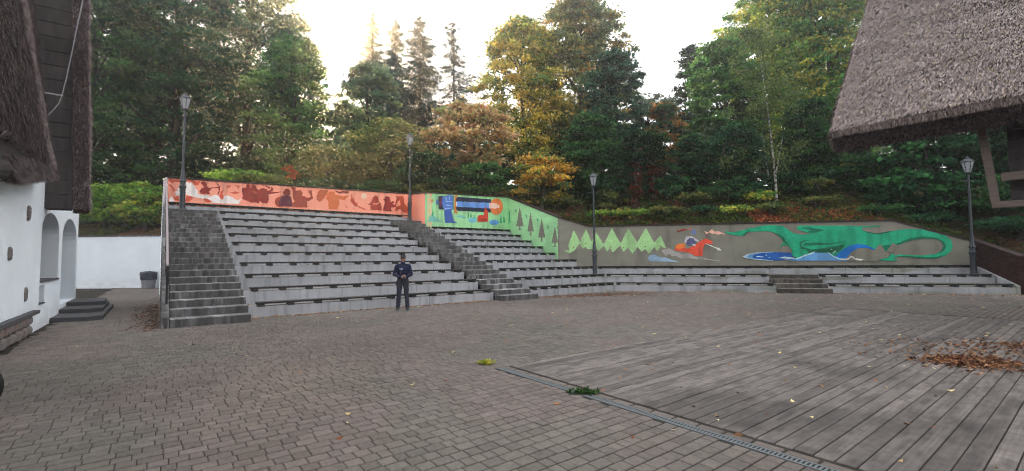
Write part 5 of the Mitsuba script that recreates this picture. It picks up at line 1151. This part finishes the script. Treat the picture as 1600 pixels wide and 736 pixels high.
BK = [(3.0, 30.6, 2.2, 'dark', 'pond beside the sword'), (4.4, 29.3, 1.9, 'ivy', 'sloping green wall'), (6.0, 28.9, 1.7, 'olive', 'meeting of green and grey walls'), (7.0, 29.8, 2.4, 'dark2', 'left creeper trunk'), (9.9, 28.6, 1.8, 'ivy', 'right creeper trunk'),
      (11.0, 27.4, 1.3, 'olive', 'middle painted peaks'), (12.9, 27.6, 1.7, 'dark', 'red horse'), (14.6, 27.2, 1.3, 'lime2', 'dragon head, left of the birch'), (15.4, 28.9, 2.0, 'dark2', 'birch foot, left side'), (17.6, 28.6, 1.9, 'ivy', 'birch foot, right side'),
      (18.6, 27.4, 1.3, 'olive', 'dragon shoulders'), (20.3, 27.6, 2.0, 'dark', 'dragon wing'), (21.0, 25.6, 1.5, 'dark2', 'dragon back'), (23.8, 24.6, 2.2, 'darkmaple', 'dragon tail'), (24.6, 22.6, 2.4, 'dark', 'rightmost lamp'), (24.2, 20.3, 2.2, 'ivy', 'brick wing wall')]
for i, (x, y, h, pal, wh) in enumerate(BK):
    z0 = float(hill([[x, y]])[0][0])
    tree('bush', f'loose bush on the bank above or behind the {wh}', x, y, z0 + h, z0 - .2, h * .85, pal, .5, .19, 700 + i, 'bush')
# birch with a white trunk, thin pale stems, creeper trunks
def stem(key, label, pts, radii, mat, cat_='tree'):
    tag(key, label, cat_); add(key + '__trunk', tube(pts, radii, 9), mat, smooth=True)
bx, by = 16.25, 28.0; bz = float(hill([[bx, by]])[0][0]) - .2
stem('birch_tree', 'slender birch with a white trunk on the bank above the dragon', [[bx, by, bz], [bx - .05, by, 6.5], [bx - .22, by, 9], [bx - .42, by, 11.5], [bx - .75, by, 14.2], [bx - .9, by, 16.2]], [.085, .07, .055, .038, .02, .008], 'm_birch')
rb_ = np.random.default_rng(31)
bc = np.column_stack([bx - .5 + rb_.normal(0, 1.15, 70), by + rb_.normal(0, .9, 70), rb_.uniform(7.2, 16.2, 70)])
v, f, c_ = blades(rb_, bc, rb_.uniform(.3, .6, 70), 110, np.array([lin(c) for c in [(104, 122, 74), (86, 106, 66), (120, 134, 80)]]), .13, flat=.9, droop=1.6)
add('birch_tree__crown', tm(v, f), 'm_leaf', color=np.clip(c_, 0, 1))
add('birch_tree__branch', cat([tube([[bx - .3 - .04 * (q[2] - 9), by, q[2] - .5 - .3 * rb_.random()], (np.array([bx - .4, by, q[2] + .2]) + q) / 2, q], [.022, .014, .005], 5) for q in bc[::3]]), 'm_bark'); tag('birch_tree__branch', kind='stuff')
for i, (x, y, z1, lean, lb) in enumerate([(-12.0, 38.5, 19.0, -.8, 'leftmost of the thin pale bare stems before the spruces'), (-10.5, 38.0, 20.0, .35, 'tall thin pale bare stem before the middle spruce'), (-10.9, 39.0, 16.0, .1, 'short thin pale bare stem between the two others')]):
    z0 = float(hill([[x, y]])[0][0]) - .2
    stem(num('bare_stem'), lb, [[x - lean, y, z0], [x - lean * .4, y, (z0 + z1) / 2], [x, y, z1]], [.10, .075, .02], 'm_birch')
for i, (x, y, h, lb) in enumerate([(7.75, 28.6, 2.9, 'left one of the two trunks wrapped in red creeper'), (8.95, 28.9, 2.5, 'right one of the two trunks wrapped in red creeper')]):
    z0 = float(hill([[x, y]])[0][0]) - .2; k_ = num('creeper_trunk')
    stem(k_, lb, [[x, y, z0], [x + .05, y, z0 + h * .6], [x, y, z0 + h + 1.5]], [.16, .13, .05], 'm_bark')
    rr = np.random.default_rng(60 + i); n = 26
    cc = np.column_stack([x + rr.normal(0, .14, n), y - .12 + rr.normal(0, .12, n), z0 + .2 + rr.random(n) * h])
    v, f, c_ = blades(rr, cc, rr.uniform(.14, .26, n), 60, np.array([lin(c) for c in [(122, 58, 46), (100, 50, 40), (84, 60, 42), (138, 70, 54)]]), .11)
    cc2 = np.column_stack([x + rr.normal(0, .4, 40), y + rr.normal(0, .3, 40), z0 + h + rr.random(40) * 2.2]); v2, f2, c2 = blades(rr, cc2, rr.uniform(.3, .5, 40), 60, np.array([lin(c) for c in PALS['ivy']]), .16)
    add(k_ + '__crown', tm(v2, f2), 'm_leaf', color=np.clip(c2, 0, 1))
    add(k_ + '__creeper', tm(v, f), 'm_leaf', color=np.clip(c_, 0, 1))
# forked thin stems in the shade
for i, (x, y, lb) in enumerate([(13.0, 29.2, 'thin forked stems left of the birch trunk'), (16.9, 29.6, 'thin forked stem right behind the birch trunk')]):
    z0 = float(hill([[x, y]])[0][0]) - .2; k_ = num('forked_stem'); tag(k_, lb, 'tree')
    add(k_ + '__trunk', cat([tube([[x, y, z0], [x - .3, y, z0 + 2], [x - .5, y, z0 + 4.2]], [.07, .05, .03], 7), tube([[x, y, z0 + .1], [x + .35, y, z0 + 2], [x + .8, y, z0 + 4]], [.06, .045, .03], 7)]), 'm_birch' if i else 'm_bark')
# red leaved branch above the orange wall
rr = np.random.default_rng(9)
tag('red_bush', 'small bush with orange red leaves above the orange wall', 'bush')
rx_, ry_ = -13.3, 27.6; rz = float(hill([[rx_, ry_]])[0][0]) - .1
rc = np.array([[rx_ + rr.normal(0, .28), ry_ + rr.normal(0, .2), 6.85 + rr.normal(0, .17)] for _ in range(11)])
v, f, c_ = blades(rr, rc, rr.uniform(.12, .26, 11), 42, np.array([lin(c) for c in [(206, 84, 52), (188, 70, 46), (216, 104, 70)]]), .15)
add('red_bush__crown', tm(v, f), 'm_leaf', color=np.clip(c_, 0, 1)); add('red_bush__stem', tube([[rx_, ry_, min(rz, 6.2)], [rx_, ry_, 7.0]], [.03, .012], 6), 'm_bark')

# ------------------------------------------------------------------ ground cover, leaf litter, weeds
def litter(key, label, cat_, xy, zf, size, cols, seed, flat=.25, kind='stuff'):
    r = np.random.default_rng(seed); n = len(xy); z = zf(xy)
    c = np.column_stack([xy, z + .006 + np.abs(r.normal(0, .006, n))])
    th = r.random(n) * 6.283; t = unit(np.column_stack([np.cos(th), np.sin(th), r.normal(0, flat, n)])); s = unit(np.cross(t, np.array([0, 0, 1.0]) + r.normal(0, flat, (n, 3))))
    Ls = size * r.uniform(.5, 1.35, n); v, f = kites(c, t, s, Ls, Ls * r.uniform(.5, .9, n), .25)
    cl = np.array([lin(q) for q in cols])[r.integers(0, len(cols), n)] * (1 + r.normal(0, .25, n)).clip(.4, 1.8)[:, None]
    add(key, tm(v, f), 'm_litter', color=np.clip(nfac(cl, 4), 0, 1)); tag(key, label, cat_, kind=kind)
zero = lambda q: np.zeros(len(q))
hz_ = lambda q: hill(q)[0]
r_ = np.random.default_rng(44)
BROWN = [(150, 96, 62), (128, 78, 52), (170, 116, 76), (104, 66, 46), (186, 140, 98), (84, 54, 42)]
PALE = [(196, 176, 128), (170, 140, 96), (140, 100, 66), (206, 190, 140), (110, 84, 60)]
q = np.vstack([np.array([6.85, 6.95]) + np.column_stack([r_.normal(0, .31, 1500), r_.normal(0, .25, 1500)]), np.array([8.9, 8.15]) + r_.normal(0, [.5, .26], (480, 2)), np.array([7.8, 7.6]) + r_.normal(0, [.9, .75], (520, 2))])
litter('leaf_pile', 'heap of brown fallen leaves lying on the timber deck at the right', 'fallen leaves', q, lambda p: .01 + np.abs(r_.normal(0, .018, len(p))) * np.exp(-((p - np.array([7.05, 6.95])) ** 2).sum(1) / .3), .056, [(112, 80, 58), (98, 62, 46), (134, 94, 66), (80, 54, 42), (150, 116, 86), (66, 46, 38)], 1, .35)
q = np.vstack([S(11.2 + i * .55, -.55 - .12 * i) + r_.normal(0, [.75, .3], (110, 2)) for i in range(8)])
litter('leaf_drift', 'drift of reddish brown leaves at the foot of the middle stairs', 'fallen leaves', q, zero, .085, [(104, 70, 56), (88, 60, 48), (120, 84, 64), (80, 54, 44), (150, 120, 90)], 2)
q = np.column_stack([-1.95 - np.abs(r_.normal(0, .28, 620)), r_.uniform(-1.3, 7, 620)]); q = P0 + q[:, :1] * U + q[:, 1:] * N
litter('leaf_drift_001', 'strip of brown leaves along the outer side of the left staircase', 'fallen leaves', q, zero, .08, [(92, 70, 60), (76, 58, 50), (112, 86, 72), (134, 106, 88)], 3)
q = np.column_stack([r_.uniform(0, 8.4, 420), -np.abs(r_.normal(0, .16, 420)) - .02]); q = P0 + q[:, :1] * U + q[:, 1:] * N
q2 = BEND + np.column_stack([r_.uniform(-1, 16, 520), -np.abs(r_.normal(0, .35, 520)) - .02]) @ np.vstack([U2, N2])
litter('leaf_drift_002', 'thin line of leaves blown against the foot of the seating', 'fallen leaves', np.vstack([q, q2]), zero, .09, BROWN + PALE[:2], 4)
n = 1300; q = np.column_stack([r_.uniform(-14, 26, n), r_.uniform(2.5, 21, n)])
sab = (q - P0) @ np.column_stack([U, N]); ok = (sab[:, 1] < -.1) & (sab[:, 0] > -4.1) & (((q - BEND) @ N2) < -.1); q = q[ok]
far_w = r_.random(len(q)) < np.clip((q[:, 0] + 6) / 14, .18, 1)
litter('scattered_leaves', 'single pale and brown leaves scattered over the pavement and the deck', 'fallen leaves', q[far_w], zero, .075, PALE + BROWN[:3], 5)
q, zz = [], []
for k in range(1, 4):
    m_ = 170; t = r_.uniform(-2, 15.6, m_); b = (k - 1) * D + r_.uniform(.0, .95, m_)
    q.append(BEND + t[:, None] * U2 + b[:, None] * N2); zz.append(np.full(m_, ztop(k) + .006 + .085 * (b - (k - 1) * D < .3)))
for k in range(1, 10):
    m_ = 22; t = r_.uniform(0, 15, m_); b = (k - 1) * D + r_.uniform(.3, .95, m_); q.append(P0 + t[:, None] * U + b[:, None] * N); zz.append(np.full(m_, ztop(k) + .01))
zz = np.concatenate(zz); q = np.vstack(q)
sel = ~((((q - BEND) @ U2) > RS0) & (((q - BEND) @ U2) < RS1) & (((q - BEND) @ N2) < 2.0) & (((q - BEND) @ N2) > 0))
litter('tier_leaves', 'fallen leaves caught on the seating tiers and their benches', 'fallen leaves', q[sel], lambda p: zz[sel], .085, PALE + BROWN[:3], 6)
# bank litter and creeping plants
def bank(n, smax, seed):
    r = np.random.default_rng(seed); i = r.choice(len(_pts) - 1, n, p=(lambda L: L / L.sum())(np.linalg.norm(np.diff(_pts, axis=0), axis=1) * np.array([.3, 1, 1, 1, 1, 1, 1, 1.3, 2.2, 1, 1, 1, .6, .3])))
    t = r.random(n); p = _pts[i] + (_pts[i + 1] - _pts[i]) * t[:, None]; d = unit(_pts[i + 1] - _pts[i]); o_ = np.column_stack([-d[:, 1], d[:, 0]])
    p = p + o_ * (.1 + smax * r.random(n) ** 1.3)[:, None]; return p[~shapely.contains_xy(YARD, p[:, 0], p[:, 1])]
p = bank(44000, 9, 1); g_ = meshkit.fbm(np.column_stack([p * .45, p[:, :1] * 0]), 3, 8)
litter('bank_litter', 'brown and reddish leaf litter covering the bank above the walls', 'leaf litter', p[g_ < .56], hz_, .13, [(110, 66, 44), (86, 56, 40), (134, 84, 56), (140, 66, 48), (70, 52, 38), (150, 118, 70)], 7, .5)
p = p[(g_ >= .44) & ~((np.abs((p - BEND) @ U2 - 10.8) < 2.6) & (np.random.default_rng(8).random(len(p)) < .7) & ((p - BEND) @ N2 > 0) & ((p - BEND) @ N2 < 6.5))]; r2 = np.random.default_rng(12); z = hz_(p) + .05 + .28 * r2.random(len(p))
cc = np.column_stack([p, z]); v, f, c_ = blades(r2, cc[:16000], np.full(min(16000, len(cc)), .22), 5, np.array([lin(c) for c in [(58, 84, 44), (46, 70, 40), (84, 104, 50), (110, 116, 52), (70, 66, 40)]]), .13)
add('ground_cover', tm(v, f), 'm_leaf', color=np.clip(c_, 0, 1)); tag('ground_cover', 'low leafy ground cover growing on the bank among the leaf litter', 'ground cover', kind='stuff')
pr_ = np.array([S2(x, y) for x, y in zip(np.random.default_rng(3).uniform(7.2, 13.4, 2600), 2.95 + 3.2 * np.random.default_rng(4).random(2600) ** 1.5)])
litter('bank_litter_001', 'orange red leaf litter on the bank above the body of the dragon', 'leaf litter', pr_, lambda q: hz_(q) + .06, .15, [(150, 74, 48), (132, 62, 44), (168, 92, 58), (120, 70, 48), (180, 120, 80)], 17, .5)
def weed(key, label, p, cols, n, rad, h, seed):
    r = np.random.default_rng(seed); c = np.column_stack([p[0] + r.normal(0, rad[0], n), p[1] + r.normal(0, rad[1], n), np.abs(r.normal(h, h * .4, n))])
    v, f, c_ = blades(r, c, np.full(n, .025), 3, np.array([lin(q) for q in cols]), .05)
    add(key, tm(v, f), 'm_leaf', color=np.clip(c_, 0, 1)); tag(key, label, 'weed')
weed('weed', 'yellow green weed tuft at the far end of the drain channel', S(2.02, -8.93), [(170, 176, 60), (140, 156, 52), (190, 186, 80)], 60, (.06, .04), .035, 1)
weed('weed_001', 'green weed growing between the drain channel and the deck', S(2.07, -10.93), [(66, 96, 54), (52, 80, 46), (84, 110, 62)], 80, (.07, .04), .025, 2)
PALA = np.array([lin(c) for c in _pal] + [[0, 0, 0]] * (128 - len(_pal)))
PALR, PALG, PALB = mi.Float(PALA[:, 0].astype(np.float32)), mi.Float(PALA[:, 1].astype(np.float32)), mi.Float(PALA[:, 2].astype(np.float32))
